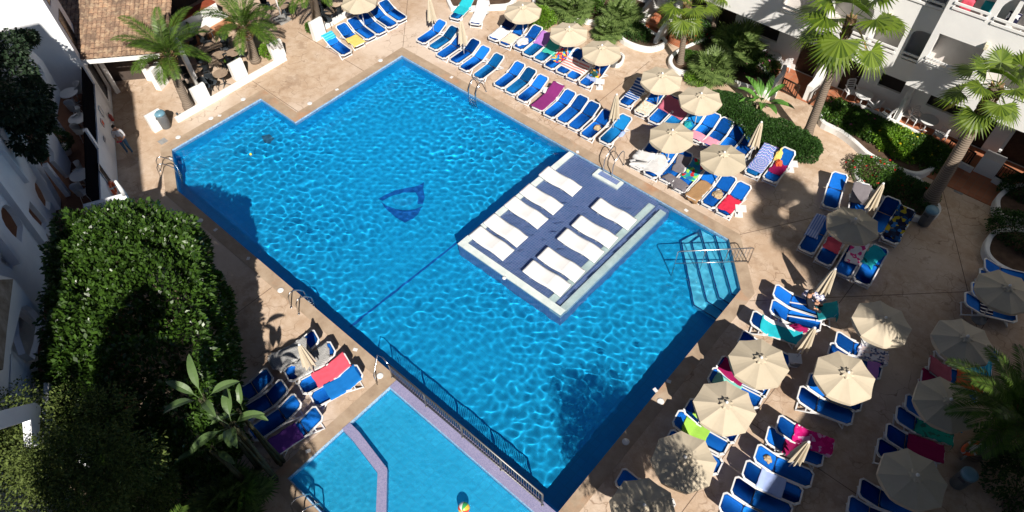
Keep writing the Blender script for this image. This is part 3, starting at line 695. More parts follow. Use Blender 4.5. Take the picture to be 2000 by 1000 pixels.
towel(RE[6], .1, .62, -.34, 1.15, 'pink', 'pale pink towel across two lounger feet by the parasol', over=1); towel(RE[9], .3, 1.93, mat='mandala', label='blue mandala towel on a lounger near the hedge end', jag=.01)
towel(RE[10], .5, 1.25, -.3, .3, 'maroon', 'dark red towel on the upright lounger at the row end'); crumple(RE[10], 1.15, .1, .16, .14, 'orange', 'orange bag leaning on the upright lounger', 'bag', 'bag', .25, 8); crumple(RE[10], 1.4, .3, .18, .14, 'yellow', 'yellow bag on top of the upright lounger', 'bag', 'bag', .2, 9)
lF = ['lounger with pale grey sheets, first in the row facing the platform', 'lounger with pale grey sheets, second in the row facing the platform', 'blue lounger with a grey towel oval on its foot, nearer the sheets', 'blue lounger with green and blue print towel', 'lounger with a brown woven towel hanging off its foot', 'blue lounger with a tan cloth and book on it', 'blue lounger with a red towel at the end of the pool row']
RF = row([((1248,321),(1280,278)),((1273,337),(1308,294)),((1302,350),(1338,300)),((1328,366),(1364,318)),((1355,381),(1393,334)),((1384,397),(1424,348)),((1413,415),(1453,362))], lF, 'loungers in the row facing the platform')
towel(RF[1], .12, 1.3, -.34, 1.25, 'lightgrey', 'pale grey sheet thrown over two loungers', over=1, wr=.03, jag=.05, rot=.15); towel(RF[3], .12, .62, -.3, .95, 'grey', 'dark grey oval towel across two lounger feet', over=1, jag=.05, rot=-.1)
towel(RF[2], .8, 1.7, -.45, .2, 'grey', 'grey towel over the seat beside the print towel', rot=.2); towel(RF[3], .8, 1.9, -.32, .32, 'parrot', 'green and blue print towel under a parasol', jag=.02)
towel(RF[4], -.12, 1.2, -.36, .3, 'brown', 'brown woven towel on the middle lounger of the pool row', rot=-.06, jag=.03); crumple(RF[5], .85, -.05, .26, .2, 'tan', 'crumpled tan cloth on a blue lounger', 'cloth', 'cloth', .08, 11); crumple(RF[5], 1.05, .05, .12, .1, 'white', 'small white book on the tan cloth', 'book', 'book', .04, 12)
towel(RF[6], .2, 1.15, -.3, .42, 'red', 'bright red towel on the end lounger of the pool row', wr=.03, jag=.03)
RG = [lounger((1621,403),(1641,341), 'bare blue lounger at the shaded planter, first of its cluster', group='loungers around the mottled parasol'),
      lounger((1672,420),(1684,366), 'lounger with a dark grey towel behind the mottled parasol', group='loungers around the mottled parasol'),
      lounger((1712,446),(1742,394), 'blue lounger between closed parasol and mottled parasol', group='loungers around the mottled parasol'),
      lounger((1738,468),(1770,410), 'lounger with a dark blue and yellow print towel by the planter', group='loungers around the mottled parasol')]
towel(RG[1], .9, 1.9, mat='grey', label='dark grey towel on the lounger behind the mottled parasol'); towel(RG[3], .2, 1.95, -.36, .36, 'skyprint', 'dark blue and yellow print towel by the planter', jag=.03)
RG2 = row([((1576,487),(1610,428)),((1610,508),(1643,452)),((1648,530),(1680,474)),((1683,549),(1719,486))], ['lounger with a pale blue striped towel beside the mottled parasol', 'lounger with a red and white towel below the mottled parasol', 'lounger with a white and pink print towel', 'lounger with a turquoise towel over its headrest'], 'loungers in front of the mottled parasol')
towel(RG2[0], .8, 1.95, -.1, .5, 'bws', 'pale blue striped towel hanging off a headrest', rot=.1); towel(RG2[1], .75, 1.4, -.33, .33, 'coral', 'red towel below the mottled parasol'); towel(RG2[1], 1.42, 1.9, -.33, .33, 'white', 'white towel on the headrest with the red towel')
towel(RG2[2], .75, 1.8, -.38, .26, 'whitepink', 'white and pink print towel on a blue lounger', rot=.15); towel(RG2[3], .95, 1.85, -.2, .42, 'turq', 'turquoise towel over the headrest at the cluster end', rot=-.25, jag=.03)
gH = 'loungers between the pool and the right-hand parasols'
RH = [lounger((1592,604),(1527,571), 'blue lounger nearest the corner steps with dark clothes on it', group=gH), lounger((1553,606),(1614,600), 'lounger turned the other way with a teal towel on its raised back', a=R(38), group=gH),
      lounger((1597,634),(1512,598), 'blue lounger in the middle of the three by the closed parasol', group=gH), lounger((1560,660),(1473,620), 'lounger covered by turquoise towels beside the closed parasol', group=gH)]
towel(RH[1], 1.2, 1.98, mat='teal', label='dark teal towel over the raised back of the turned lounger'); towel(RH[3], .0, 1.55, mat='turq', label='turquoise towel on the lounger beside the closed parasol'); towel(RH[3], .3, 1.5, -.42, -.2, 'white', 'white towel edge over the turquoise towel', lift=.07)
crumple(RH[0], .45, -.5, .4, .18, 'whiteprint', 'patterned cloth bundle between two loungers', 'bag', 'bag', .3, 21); crumple(RH[2], .75, .5, .3, .12, 'maroon', 'dark red bundle between the loungers', 'bag', 'bag', .2, 22)
RI = row([((1536,704),(1452,662)),((1491,762),(1414,709)),((1478,780),(1395,735)),((1432,854),(1349,790)),((1412,872),(1327,817)),((1398,908),(1312,858)),((1300,990),(1221,935))],
    ['lounger mostly hidden by a parasol with a purple towel', 'lounger with a maroon towel at its head by the pool edge', 'lounger with a mint towel across it by the pool edge', 'blue lounger under the second poolside parasol', 'lounger with a lime green towel under the poolside parasol', 'blue lounger under the palm-shaded parasol', 'blue lounger under the last poolside parasol'], 'loungers under the poolside parasols')
towel(RI[0], .55, .9, -.35, .3, 'purple', 'purple towel peeping out from under a parasol'); towel(RI[1], .9, 1.85, -.3, .34, 'maroon', 'maroon towel at the head of a poolside lounger'); towel(RI[1], .15, .85, -.34, .2, 'zebra', 'black and white towel under the poolside parasol')
towel(RI[2], .75, 1.75, -.25, .42, 'mint', 'mint green towel on a poolside lounger', rot=.1); towel(RI[4], .7, 1.6, -.3, .5, 'lime', 'lime green towel between two poolside parasols', rot=.1); towel(RI[3], 1.0, 1.6, -.4, .2, 'lime', 'second lime green towel half under the parasol')
RJ = row([((1729,699),(1637,664)),((1714,728),(1626,682)),((1676,790),(1585,742)),((1659,815),(1566,769))], ['lounger with a white printed towel on its foot half', 'lounger hidden under the parasol with a purple corner of towel', 'blue lounger half under the big lit parasol', 'bare blue lounger outside the big lit parasol'], 'loungers around the big lit parasol')
towel(RJ[0], .0, 1.05, -.42, .3, 'whiteprint', 'white printed towel hanging from a shaded lounger', jag=.03, wr=.03); towel(RJ[1], .1, .5, mat='lilac', label='lilac towel corner showing beside the big lit parasol')
lK = ['lounger with a magenta tie-dye towel', 'lounger with a closed parasol standing in front', 'blue lounger with a folded sunhat on it', 'lounger with a pale blue towel in the middle', 'bare blue lounger below the pale towel one', 'lowest blue lounger of the centre column']
RK = row([((1620,874),(1524,828)),((1602,890),(1503,853)),((1580,936),(1482,884)),((1558,968),(1460,916)),((1538,1002),(1438,948)),((1516,1034),(1415,980))], lK, 'loungers in the column below the big parasol')
towel(RK[0], .0, 1.3, -.4, .36, 'tiedye', 'magenta tie-dye towel on the top lounger of the column', jag=.03); towel(RK[1], .8, 1.3, -.33, .4, 'maroon', 'dark pink towel behind the closed parasol'); towel(RK[3], .55, 1.4, mat='paleblue', label='pale blue towel across the middle of a lounger', jag=.008)
crumple(RK[2], 1.5, .0, .13, .12, 'tan', 'small woven sunhat on a blue headrest', 'sunhat', 'hat', .07, 31)
kk = math.atan2(-.2, 1)
an0 = RK[3][1]
lL = ['lounger with turquoise stripes near the palm fronds', 'blue lounger right under the frond tips', 'lounger with pink and red towels in the shaded column', 'lounger with a dark red cloth beside the shaded parasol', 'blue lounger above the green towel one', 'lounger with a green printed towel hanging down', 'lounger with a dark maroon towel in the shade', 'blue lounger beside the lowest shaded parasol', 'blue lounger in the bottom shaded corner, upper one', 'blue lounger in the bottom shaded corner, lower one']
hp = [(1846,656),(1831,679),(1815,710),(1800,735),(1769,783),(1751,806),(1731,841),(1714,870),(1679,950),(1657,984)]
RL_ = [lounger(None, h, lL[i], group='loungers in the shaded column by the palm', ang=an0+.06) for i, h in enumerate(hp)]
towel(RL_[0], .9, 1.95, mat='bluestripe', label='turquoise striped towel near the palm fronds'); towel(RL_[1], .0, .7, mat='bluestripe', label='turquoise striped towel under the frond tips'); towel(RL_[2], 1.05, 1.95, mat='rose', label='folded pink towel in the shaded column'); towel(RL_[2], .0, .9, mat='orange', label='red towel on the foot of a shaded lounger')
towel(RL_[3], 1.3, 1.97, mat='maroon', label='dark red cloth on a shaded headrest'); towel(RL_[5], -.1, 1.2, -.42, .36, 'greenprint', 'green printed towel in the shaded column', jag=.03); towel(RL_[6], .0, 1.15, mat='maroon', label='dark maroon towel under the lowest shaded parasol'); towel(RL_[4], .0, .4, mat='bluestripe', label='blue striped towel end below the shaded parasol')
lM = ['first blue lounger along the white kerb in the shade', 'second blue lounger along the white kerb in the shade', 'third blue lounger from the white kerb in the shade', 'lounger with a black and white striped towel near the palm']
RM = [lounger(None, h, lM[i], group='loungers by the shaded kerb', ang=an0+.12) for i, h in enumerate([(1923,515),(1914,536),(1898,562),(1885,582)])]
towel(RM[3], .85, 1.3, -.35, .3, 'zebra', 'black and white striped towel on a shaded lounger')
lN = ['lounger with a black and white woven towel, furthest from the fence', 'lounger with woven towel and bare blue foot', 'lounger with a coral red towel', 'lounger with a royal blue towel next to the pool corner']
RN = row([((533,708),(614,657)),((565,731),(645,681)),((594,757),(672,703)),((618,779),(696,727))], lN, 'loungers with towels at the pool corner by the fence')
towel(RN[0], .0, 1.55, -.45, .38, 'check', 'black and white woven towel at the closed parasol', jag=.04, wr=.03); towel(RN[1], .35, 1.75, -.36, .36, 'check', 'black and white woven towel under the closed parasol', jag=.05, wr=.03)
towel(RN[2], .55, 1.97, mat='coral', label='coral red towel at the pool corner', jag=.01); towel(RN[3], .55, 1.85, -.38, .38, 'royal', 'royal blue towel at the pool corner', jag=.01)
lO = ['blue lounger touching the clipped tree', 'blue lounger, second from the clipped tree', 'dark blue lounger, third from the clipped tree', 'lounger with a purple towel beside the shallow pool']
RO = row([((440,790),(524,733)),((474,812),(548,758)),((500,848),(574,782)),((538,872),(618,808))], lO, 'loungers in the shade by the clipped tree')
towel(RO[3], .0, 1.05, mat='purple', label='purple towel on the lounger beside the shallow pool', jag=.012)
# side tables
def side_table(px, py, label, rz=.6):
    t = thing('side_table', label, 'table', (*at(px, py, .4).xy, 0), rz, 'low white side tables')
    bm = bmesh.new(); box(bm, (0, 0, .40), (.46, .40, .035)); link('table_top', bm, WHITE_PL, t)
    bm = bmesh.new(); box(bm, (0, 0, .19), (.12, .12, .38)); box(bm, (0, 0, .02), (.34, .3, .04)); link('stand', bm, WHITE_PL, t)
for x, y, l in ((1172, 159, 'at the end of the second row'), (1447, 407, 'beside the red towel lounger'), (1548, 320, 'beyond the upright lounger'), (1553, 700, 'half under the poolside parasol'), (1695, 670, 'behind the printed towel'), (1042, 160, 'between blue loungers on the far edge'), (1070, 176, 'next to the plum towel')):
    side_table(x, y, 'low white side table '+l)
# ------------------------------------------------------------------ parasols
CANV = NT('parasol_canvas'); _c = CANV.mix(CANV.noise(2.5, 5), (.50, .43, .32), (.58, .51, .395)); _oi = CANV.n('ObjectInfo'); _c = CANV.mix(_oi.outputs['Random'], CANV.mix(1.0, _c, (.86, .86, .85), 'MULTIPLY'), _c); _c = CANV.mix(CANV.ramp(CANV.noise(1.2, 5), [(.55, (0, 0, 0)), (.7, (.3, .3, .3))]), _c, (.38, .33, .25)); CANV.bs(Base_Color=_c, Roughness=.95, Specular_IOR_Level=.1); CANV.bump(CANV.noise(60, 3), .15, .004); CANV = CANV.m
GREYM = rough_mat('grey_base_stone', (.22, .22, .22), (.32, .32, .31), 4, .8)
def make_open(Rr=1.02, zt=2.12, drop=.25):
    t = thing('parasol', None, 'parasol'); n = 8
    bm = bmesh.new(); rings = []
    K = 7
    for i in range(K+1):
        f = .1+.9*i/K; ring = []
        for k in range(n*4):
            a = 2*math.pi*k/(n*4); s_ = (k % 4)/4; # between ribs fabric sags and edge is straight
            oct_ = math.cos(math.pi/n)/math.cos((a % (2*math.pi/n))-math.pi/n)
            sag = math.sin(math.pi*s_)
            r_ = Rr*f*oct_*(1-.012*sag*f)
            ring.append(bm.verts.new((r_*math.cos(a), r_*math.sin(a), zt-.03-drop*f**1.12-.035*sag*f)))
        rings.append(ring)
    # valance
    ring = []
    for k in range(n*4):
        v = rings[-1][k].co; ring.append(bm.verts.new((v.x*1.004, v.y*1.004, v.z-.14+(.05 if k % 4 == 0 else 0)+.012*math.sin(k*1.7))))
    rings.append(ring)
    for A, B in zip(rings, rings[1:]):
        for k in range(n*4): bm.faces.new((A[k], A[(k+1) % (n*4)], B[(k+1) % (n*4)], B[k]))
    bmesh.ops.recalc_face_normals(bm, faces=bm.faces[:])
    cn = link('canopy', bm, CANV, t)
    bm = bmesh.new(); r0 = []   # vent cap: small scalloped cap standing above the opening
    for f, z, w_ in ((0, .0, 0), (.5, -.03, 0), (.8, -.05, .03), (1, -.09, .05)):
        r0.append([bm.verts.new((((.2*f)+(w_ if k % 2 else -w_*.5))*math.cos(k*math.pi/8), ((.2*f)+(w_ if k % 2 else -w_*.5))*math.sin(k*math.pi/8), zt+.06+z)) for k in range(16)] if f else [bm.verts.new((0, 0, zt+.06))])
    for k in range(16): bm.faces.new((r0[0][0], r0[1][k], r0[1][(k+1) % 16]))
    for A, B in zip(r0[1:], r0[2:]):
        for k in range(16): bm.faces.new((A[k], B[k], B[(k+1) % 16], A[(k+1) % 16]))
    link('vent_cap', bm, CANV, cn)
    bm = bmesh.new(); lathe(bm, [(.05, 0), (.055, .03), (.03, .07), (.008, .09)], 12, (0, 0, zt+.05)); link('finial', bm, WHITE_PL, t)
    bm = bmesh.new(); tube(bm, [(0, 0, .05), (0, 0, zt)], .024, 10); link('pole', bm, WHITE_PL, t)
    for k in range(8):
        a = k*math.pi/4; c, s = math.cos(a), math.sin(a)
        bm = bmesh.new(); tube(bm, [(c*.05, s*.05, zt-.10), (c*Rr*.98, s*Rr*.98, zt-.03-drop-.03)], .010, 5); tube(bm, [(c*.04, s*.04, zt-.6), (c*Rr*.5, s*Rr*.5, zt-.21)], .008, 5); link('rib', bm, WHITE_PL, t)
    bm = bmesh.new(); lathe(bm, [(.26, 0), (.26, .05), (.22, .08), (.05, .10), (.045, .3)], 20); link('base', bm, GREYM, t)
    return t
def make_closed(zt=2.28, zb=.95):
    t = thing('closed_parasol', None, 'parasol'); bm = bmesh.new(); n = 48; rings = []
    for i in range(9):
        f = i/8; ring = []
        for k in range(n):
            a = 2*math.pi*k/n; pl_ = math.cos(a*8)*.5+.5
            r_ = .035+(.05+.19*f)*(.45+.55*pl_)*(1 if f > 0 else .3)
            tw = a+.5*f*(1-pl_)*.35
            ring.append(bm.verts.new((r_*math.cos(tw), r_*math.sin(tw), zt-(zt-zb)*f+(.12*(1-pl_) if i == 8 else 0))))
        rings.append(ring)
    for A, B in zip(rings, rings[1:]):
        for k in range(n): bm.faces.new((A[k], A[(k+1) % n], B[(k+1) % n], B[k]))
    bm.faces.new(rings[0]); bmesh.ops.recalc_face_normals(bm, faces=bm.faces[:]); link('folded_canopy', bm, CANV, t)
    bm = bmesh.new(); lathe(bm, [(.05, 0), (.055, .03), (.03, .06), (.008, .07)], 12, (0, 0, zt)); link('finial', bm, WHITE_PL, t)
    bm = bmesh.new(); tube(bm, [(0, 0, .05), (0, 0, zt)], .024, 10); link('pole', bm, WHITE_PL, t)
    bm = bmesh.new(); lathe(bm, [(.24, 0), (.24, .05), (.2, .08), (.05, .10), (.045, .3)], 20); link('base', bm, GREYM, t)
    return t
OP = [((699,-9), 'open cream parasol at the top edge over the row by the white pillar'), ((1021,9), 'open cream parasol next to the round green shrub'), ((1110,52), 'open cream parasol above the sea-green towel'), ((1175,88), 'open cream parasol above the red striped towel, by the litter bin'),
      ((1294,142), 'open cream parasol above the blue striped lounger'), ((1372,181), 'open cream parasol touching the clipped hedge'), ((1317,254), 'open cream parasol over the pale grey sheets'), ((1417,299), 'open cream parasol over the brown towel lounger'),
      ((1675,427), 'cream parasol mottled with leaf shadow near the planter'), ((1728,620), 'open cream parasol with palm frond shadows on its edge'), ((1487,698), 'fully lit parasol nearest the corner steps'), ((1654,724), 'fully lit parasol above the printed towel'),
      ((1421,786), 'second lit parasol along the pool edge, above lime towel'), ((1342,889), 'poolside parasol striped by soft palm shadow'), ((1261,989), 'poolside parasol at the bottom edge with a dark shadow blot'), ((1975,557), 'shaded parasol by the white kerb'),
      ((1892,657), 'shaded parasol partly behind palm fronds'), ((1856,776), 'shaded parasol crossed by one lit palm frond'), ((1791,926), 'shaded parasol lowest in the dark column')]
po = make_open()
for i, (p, lab) in enumerate(OP):
    q = at(*p, 2.2); rz = .2+rnd.uniform(-.15, .15)+(.35 if i > 8 else 0)
    if i == 0: po.location = (q.x, q.y, 0); po.rotation_euler.z = rz; tag(po, lab, None, 'open cream parasols')
    else:
        o = dup(po, (q.x, q.y, 0), rz, lab, 'open cream parasols'); o.rotation_euler.x = R(rnd.uniform(-1.8, 1.8)); o.rotation_euler.y = R(rnd.uniform(-1.8, 1.8))
CP = [((838,-6), 'closed parasol at the far corner above the first loungers'), ((900,38), 'closed parasol over the third lounger of the far edge'), ((1205,183), 'closed parasol before the last far-edge lounger'), ((1488,237), 'closed parasol standing at the clipped hedge'),
      ((1726,357), 'closed parasol in front of the dark planter'), ((1632,524), 'closed parasol with its shadow on open paving'), ((1592,639), 'closed parasol beside the turquoise towels'), ((584,672), 'closed parasol between the woven towels'), ((1580,862), 'closed parasol in front of the magenta towel')]
pc = make_closed()
for i, (p, lab) in enumerate(CP):
    q = at(*p, 2.34)
    if i == 0: pc.location = (q.x, q.y, 0); tag(pc, lab, None, 'closed cream parasols')
    else: dup(pc, (q.x, q.y, 0), rnd.uniform(0, 3), lab, 'closed cream parasols')
# ------------------------------------------------------------------ vegetation
def leaf_mat(name, c1, c2, rough=.45, spec=.5, trans=.25):
    m = NT(name); gi = m.n('NewGeometry'); col = m.ramp(gi.outputs['Random Per Island'], [(0, c1), (.6, c2), (1, g(c2, 1.35))])
    m.bs(Base_Color=col, Roughness=rough, Specular_IOR_Level=spec)
    tr = m.n('BsdfTranslucent'); m.set(tr.inputs[0], m.mix(1.0, col, (1.0, 1.3, .5), 'MULTIPLY')); mx = m.n('MixShader'); mx.inputs[0].default_value = trans
    m.t.links.new(m.b.outputs[0], mx.inputs[1]); m.t.links.new(tr.outputs[0], mx.inputs[2]); m.t.links.new(mx.outputs[0], m.out.inputs[0])
    return m.m
FICUS = leaf_mat('glossy_leaf', (.016, .042, .006), (.042, .09, .012), .38, .5, .2)
HEDGE = leaf_mat('hedge_leaf', (.012, .04, .008), (.03, .08, .012), .6, .3, .15)
BUSH = leaf_mat('bush_leaf', (.02, .06, .008), (.06, .13, .015), .5, .4, .25)
LIME = leaf_mat('bright_bush_leaf', (.06, .15, .01), (.14, .26, .02), .5, .4, .3)
CON = leaf_mat('conifer_leaf', (.03, .05, .010), (.085, .115, .028), .7, .2, .1)
DARKV = leaf_mat('ivy_leaf', (.008, .018, .009), (.02, .04, .018), .6, .3, .1)
PHX = leaf_mat('feather_palm_leaf', (.04, .085, .014), (.085, .145, .022), .45, .4, .3)
FAN = leaf_mat('fan_palm_leaf', (.05, .095, .010), (.13, .19, .02), .45, .4, .35)
SFAN = leaf_mat('dwarf_palm_leaf', (.05, .09, .022), (.13, .19, .055), .5, .4, .25)
DRY = leaf_mat('dry_leaf', (.28, .17, .05), (.4, .27, .1), .8, .1, .2)
REDF = leaf_mat('red_flower', (.5, .01, .02), (.6, .03, .03), .6, .2, .2)
PINKF = leaf_mat('pink_flower', (.6, .08, .25), (.7, .2, .4), .6, .2, .2)
YELF = leaf_mat('yellow_flower', (.7, .5, .02), (.8, .6, .05), .6, .2, .2)
SOIL = rough_mat('soil', (.05, .03, .02), (.11, .07, .045), 3, .95, .5, 30)
BARK = rough_mat('bark', (.10, .075, .05), (.2, .155, .11), 6, .9, .6, 25)
def quads(name, V, mat, parent=None, smooth=False):
    """V: (n, 4, 3) array of quads"""
    n = len(V); me = bpy.data.meshes.new(name); me.vertices.add(4*n); me.vertices.foreach_set('co', np.ascontiguousarray(V, dtype=np.float32).ravel())
    me.loops.add(4*n); me.loops.foreach_set('vertex_index', np.arange(4*n, dtype=np.int32)); me.polygons.add(n); me.polygons.foreach_set('loop_start', np.arange(0, 4*n, 4, dtype=np.int32))
    me.update(calc_edges=True); me.materials.append(mat); o = bpy.data.objects.new(name, me); COL.objects.link(o)
    if parent: o.parent = parent
    return o
def leafquads(P, Nn, L, W, rs, droop=.25, spread=1.0):
    """one folded diamond per point: points P, outward dirs Nn"""
    n = len(P); d = Nn+rs.normal(0, .55*spread, (n, 3)); d /= np.linalg.norm(d, axis=1, keepdims=True)+1e-9
    s = np.cross(d, rs.normal(0, 1, (n, 3))); s /= np.linalg.norm(s, axis=1, keepdims=True)+1e-9
    k = rs.uniform(.7, 1.3, (n, 1)); l = L*k; w_ = W*k
    tip = P+d*l; tip[:, 2] -= droop*l[:, 0]; mid = P+d*l*.5
    return np.stack([P, mid+s*w_, tip, mid-s*w_], 1)
def blob_points(n, cx, cy, cz, rx, ry, rz, rs, power=2.0, flatb=True, lump=.18, shell=.25, seed=0):
    v = rs.normal(0, 1, (n, 3)); v /= np.linalg.norm(v, axis=1, keepdims=True)
    if flatb: v[:, 2] = np.where(v[:, 2] < -.35, -v[:, 2], v[:, 2])
    # superellipsoid
    e = (np.abs(v)**power).sum(1)**(-1/power)
    r = e*(1+lump*np.array([noise.noise(Vector(q)*2.3+Vector((seed, 0, 0)))+.6*noise.noise(Vector(q)*5+Vector((0, seed, 0))) for q in v]))
    r *= 1-shell*rs.rand(n)**2
    P = v*r[:, None]; nrm = v.copy()
    return P*np.array([rx, ry, rz])+np.array([cx, cy, cz]), nrm
def core(parent, name, c, r, mat, k=.78, power=2.0):
    pass
def bush(px, py, rx, ry, rz, label, mat=None, n=2500, L=.09, W=.03, cat='bush', name='bush', z0=0.0, flowers=None, rot=0, power=2.4, at_z=0.0, lump=.25, pos=None):
    rs = np.random.RandomState(int(abs(px*7+py*3)) % 99991); p = pos or at(px, py, at_z)
    t = thing(name, label, cat, (p.x, p.y, z0), rot)
    n = int(n*1.7)
    P, N_ = blob_points(n, 0, 0, rz*.45, rx, ry, rz*.6, rs, power, lump=lump, seed=px*.1); P[:, 2] = np.maximum(P[:, 2], .02)
    quads('foliage', leafquads(P, N_, L, W, rs), mat or BUSH, t)
    for k in range(5):
        bm = bmesh.new(); a = k*1.3; tube(bm, [(0, 0, 0), (rx*.3*math.cos(a), ry*.3*math.sin(a), rz*.4), (rx*.6*math.cos(a), ry*.6*math.sin(a), rz*.8)], [.03, .02, .008], 5); link('stem', bm, BARK, t)
    if flowers:
        fm, fn, fs = flowers; P, N_ = blob_points(fn, 0, 0, rz*.47, rx*1.03, ry*1.03, rz*.64, rs, power, lump=lump, shell=.05, seed=px*.1); P[:, 2] = np.maximum(P[:, 2], .1)
        V = np.concatenate([leafquads(P, N_, fs, fs*.6, rs, spread=1.2) for _ in range(3)]); quads('flowers', V, fm, t)
    return t
# --- palms
def feather_fronds(rs, n, L, elev=(82, 8), leaflets=52, lw=.022, ll=.42, droop=.62):
    Q = []
    for i in range(n):
        f = (i+.5)/n; az = i*2.39996+rs.uniform(-.2, .2); e0 = math.radians(elev[0]+(elev[1]-elev[0])*f+rs.uniform(-7, 7)); l = L*rs.uniform(.85, 1.08)*(.75+.25*math.sin(math.pi*min(1, f+.25)))
        p = np.array([.10*math.cos(az), .10*math.sin(az), .0]); e = e0; pts = [p.copy()]; m = 16
        for k in range(m):
            e -= (droop*(.05+.10*k/m))*(1+.4*math.cos(e0)); st_ = l/m
            p = p+np.array([math.cos(az)*math.cos(e), math.sin(az)*math.cos(e), math.sin(e)])*st_; pts.append(p.copy())
        pts = np.array(pts); side = np.array([-math.sin(az), math.cos(az), 0])
        T = np.gradient(pts, axis=0); T /= np.linalg.norm(T, axis=1, keepdims=True); up = np.cross(T, side)*-1
        up = np.where(up[:, 2:3] < 0, -up, up)
        w_ = np.linspace(.03, .006, m+1)[:, None]
        for k in range(m): Q.append([pts[k]-side*w_[k], pts[k+1]-side*w_[k+1], pts[k+1]+side*w_[k+1], pts[k]+side*w_[k]])
        for j in range(leaflets):
            u = .14+.86*j/leaflets; x = u*m; k = min(int(x), m-1); fr = x-k; b = pts[k]*(1-fr)+pts[k+1]*fr; t_ = T[k]; upk = up[k]
            ln = ll*L/2.2*(math.sin(math.pi*(.12+.85*u))**.6)*rs.uniform(.9, 1.1)
            for s in (-1, 1):
                d = side*s*.80+t_*.62+upk*.22*rs.uniform(.2, 1.3); d /= np.linalg.norm(d); tip = b+d*ln; tip[2] -= ln*.18
                ww = t_*lw; mid = b+d*ln*.45
                Q.append([b, mid-ww, tip, mid+ww])
    return np.array(Q)
def fan_leaves(rs, n, pet, rad, elev=(75, -50), segs=26, tipdroop=.35):
    Q = []; D_ = []
    for i in range(n):
        f = (i+.5)/n; az = i*2.39996+rs.uniform(-.25, .25); e = math.radians(elev[0]+(elev[1]-elev[0])*f+rs.uniform(-8, 8)); l = pet*rs.uniform(.8, 1.15)
        d = np.array([math.cos(az)*math.cos(e), math.sin(az)*math.cos(e), math.sin(e)]); side = np.array([-math.sin(az), math.cos(az), 0]); c = d*l; c[2] -= .12*l*math.cos(e)
        nrm = np.cross(side, d); nrm = -nrm if nrm[2] < 0 else nrm
        Q.append([d*.05-side*.02, c-side*.012, c+side*.012, d*.05+side*.02])
        R_ = rad*rs.uniform(.85, 1.1); d2 = d*.9-np.array([0, 0, .35]); d2 /= np.linalg.norm(d2); nrm2 = np.cross(side, d2); nrm2 = -nrm2 if nrm2[2] < 0 else nrm2
        ang = np.linspace(-2.05, 2.05, segs+1); tgt = Q if f < .93 else D_
        for k in range(segs):
            a0, a1 = ang[k], ang[k+1]; am = (a0+a1)/2
            def pt(a, r_, lift=0): 
                v = c+(d2*math.cos(a)+side*math.sin(a))*r_+nrm2*lift; v = v.copy(); v[2] -= tipdroop*max(0, r_/R_-.55)**1.6*R_*1.4+.10*r_*abs(math.sin(a)); return v
            fl = .012 if k % 2 else -.012; rr = R_*(1-.16*abs(am)/2.05)
            A, B = pt(a0, rr*.6, -fl), pt(a1, rr*.6, fl)
            tgt.append([c, A, B, c+(B-c)*.02]); M_ = pt(am, rr*rs.uniform(.93, 1.05))
            tgt.append([A, M_, M_+(B-A)*.06, B])
    return np.array(Q), np.array(D_) if D_ else None
TRK = NT('palm_trunk'); _w = TRK.n('TexWave', wave_type='BANDS', bands_direction='Z'); TRK.set(_w.inputs[0], TRK.co); _w.inputs['Scale'].default_value = 3.2; _w.inputs['Distortion'].default_value = 2.5; _w.inputs['Detail'].default_value = 3
TRK.bs(Base_Color=TRK.mix(_w.outputs[0], (.13, .10, .075), (.24, .19, .145)), Roughness=.9); TRK.bump(_w.outputs[0], .6, .02); TRK = TRK.m
ROUGHT = rough_mat('palm_stubs', (.16, .095, .045), (.46, .31, .17), 12, .95, .8, 30)
def fitz(b, t):
    B = at(*b); best = min((( (at(*t, z).xy-B.xy).length, z) for z in [x*.05+.3 for x in range(200)])); return best[1]
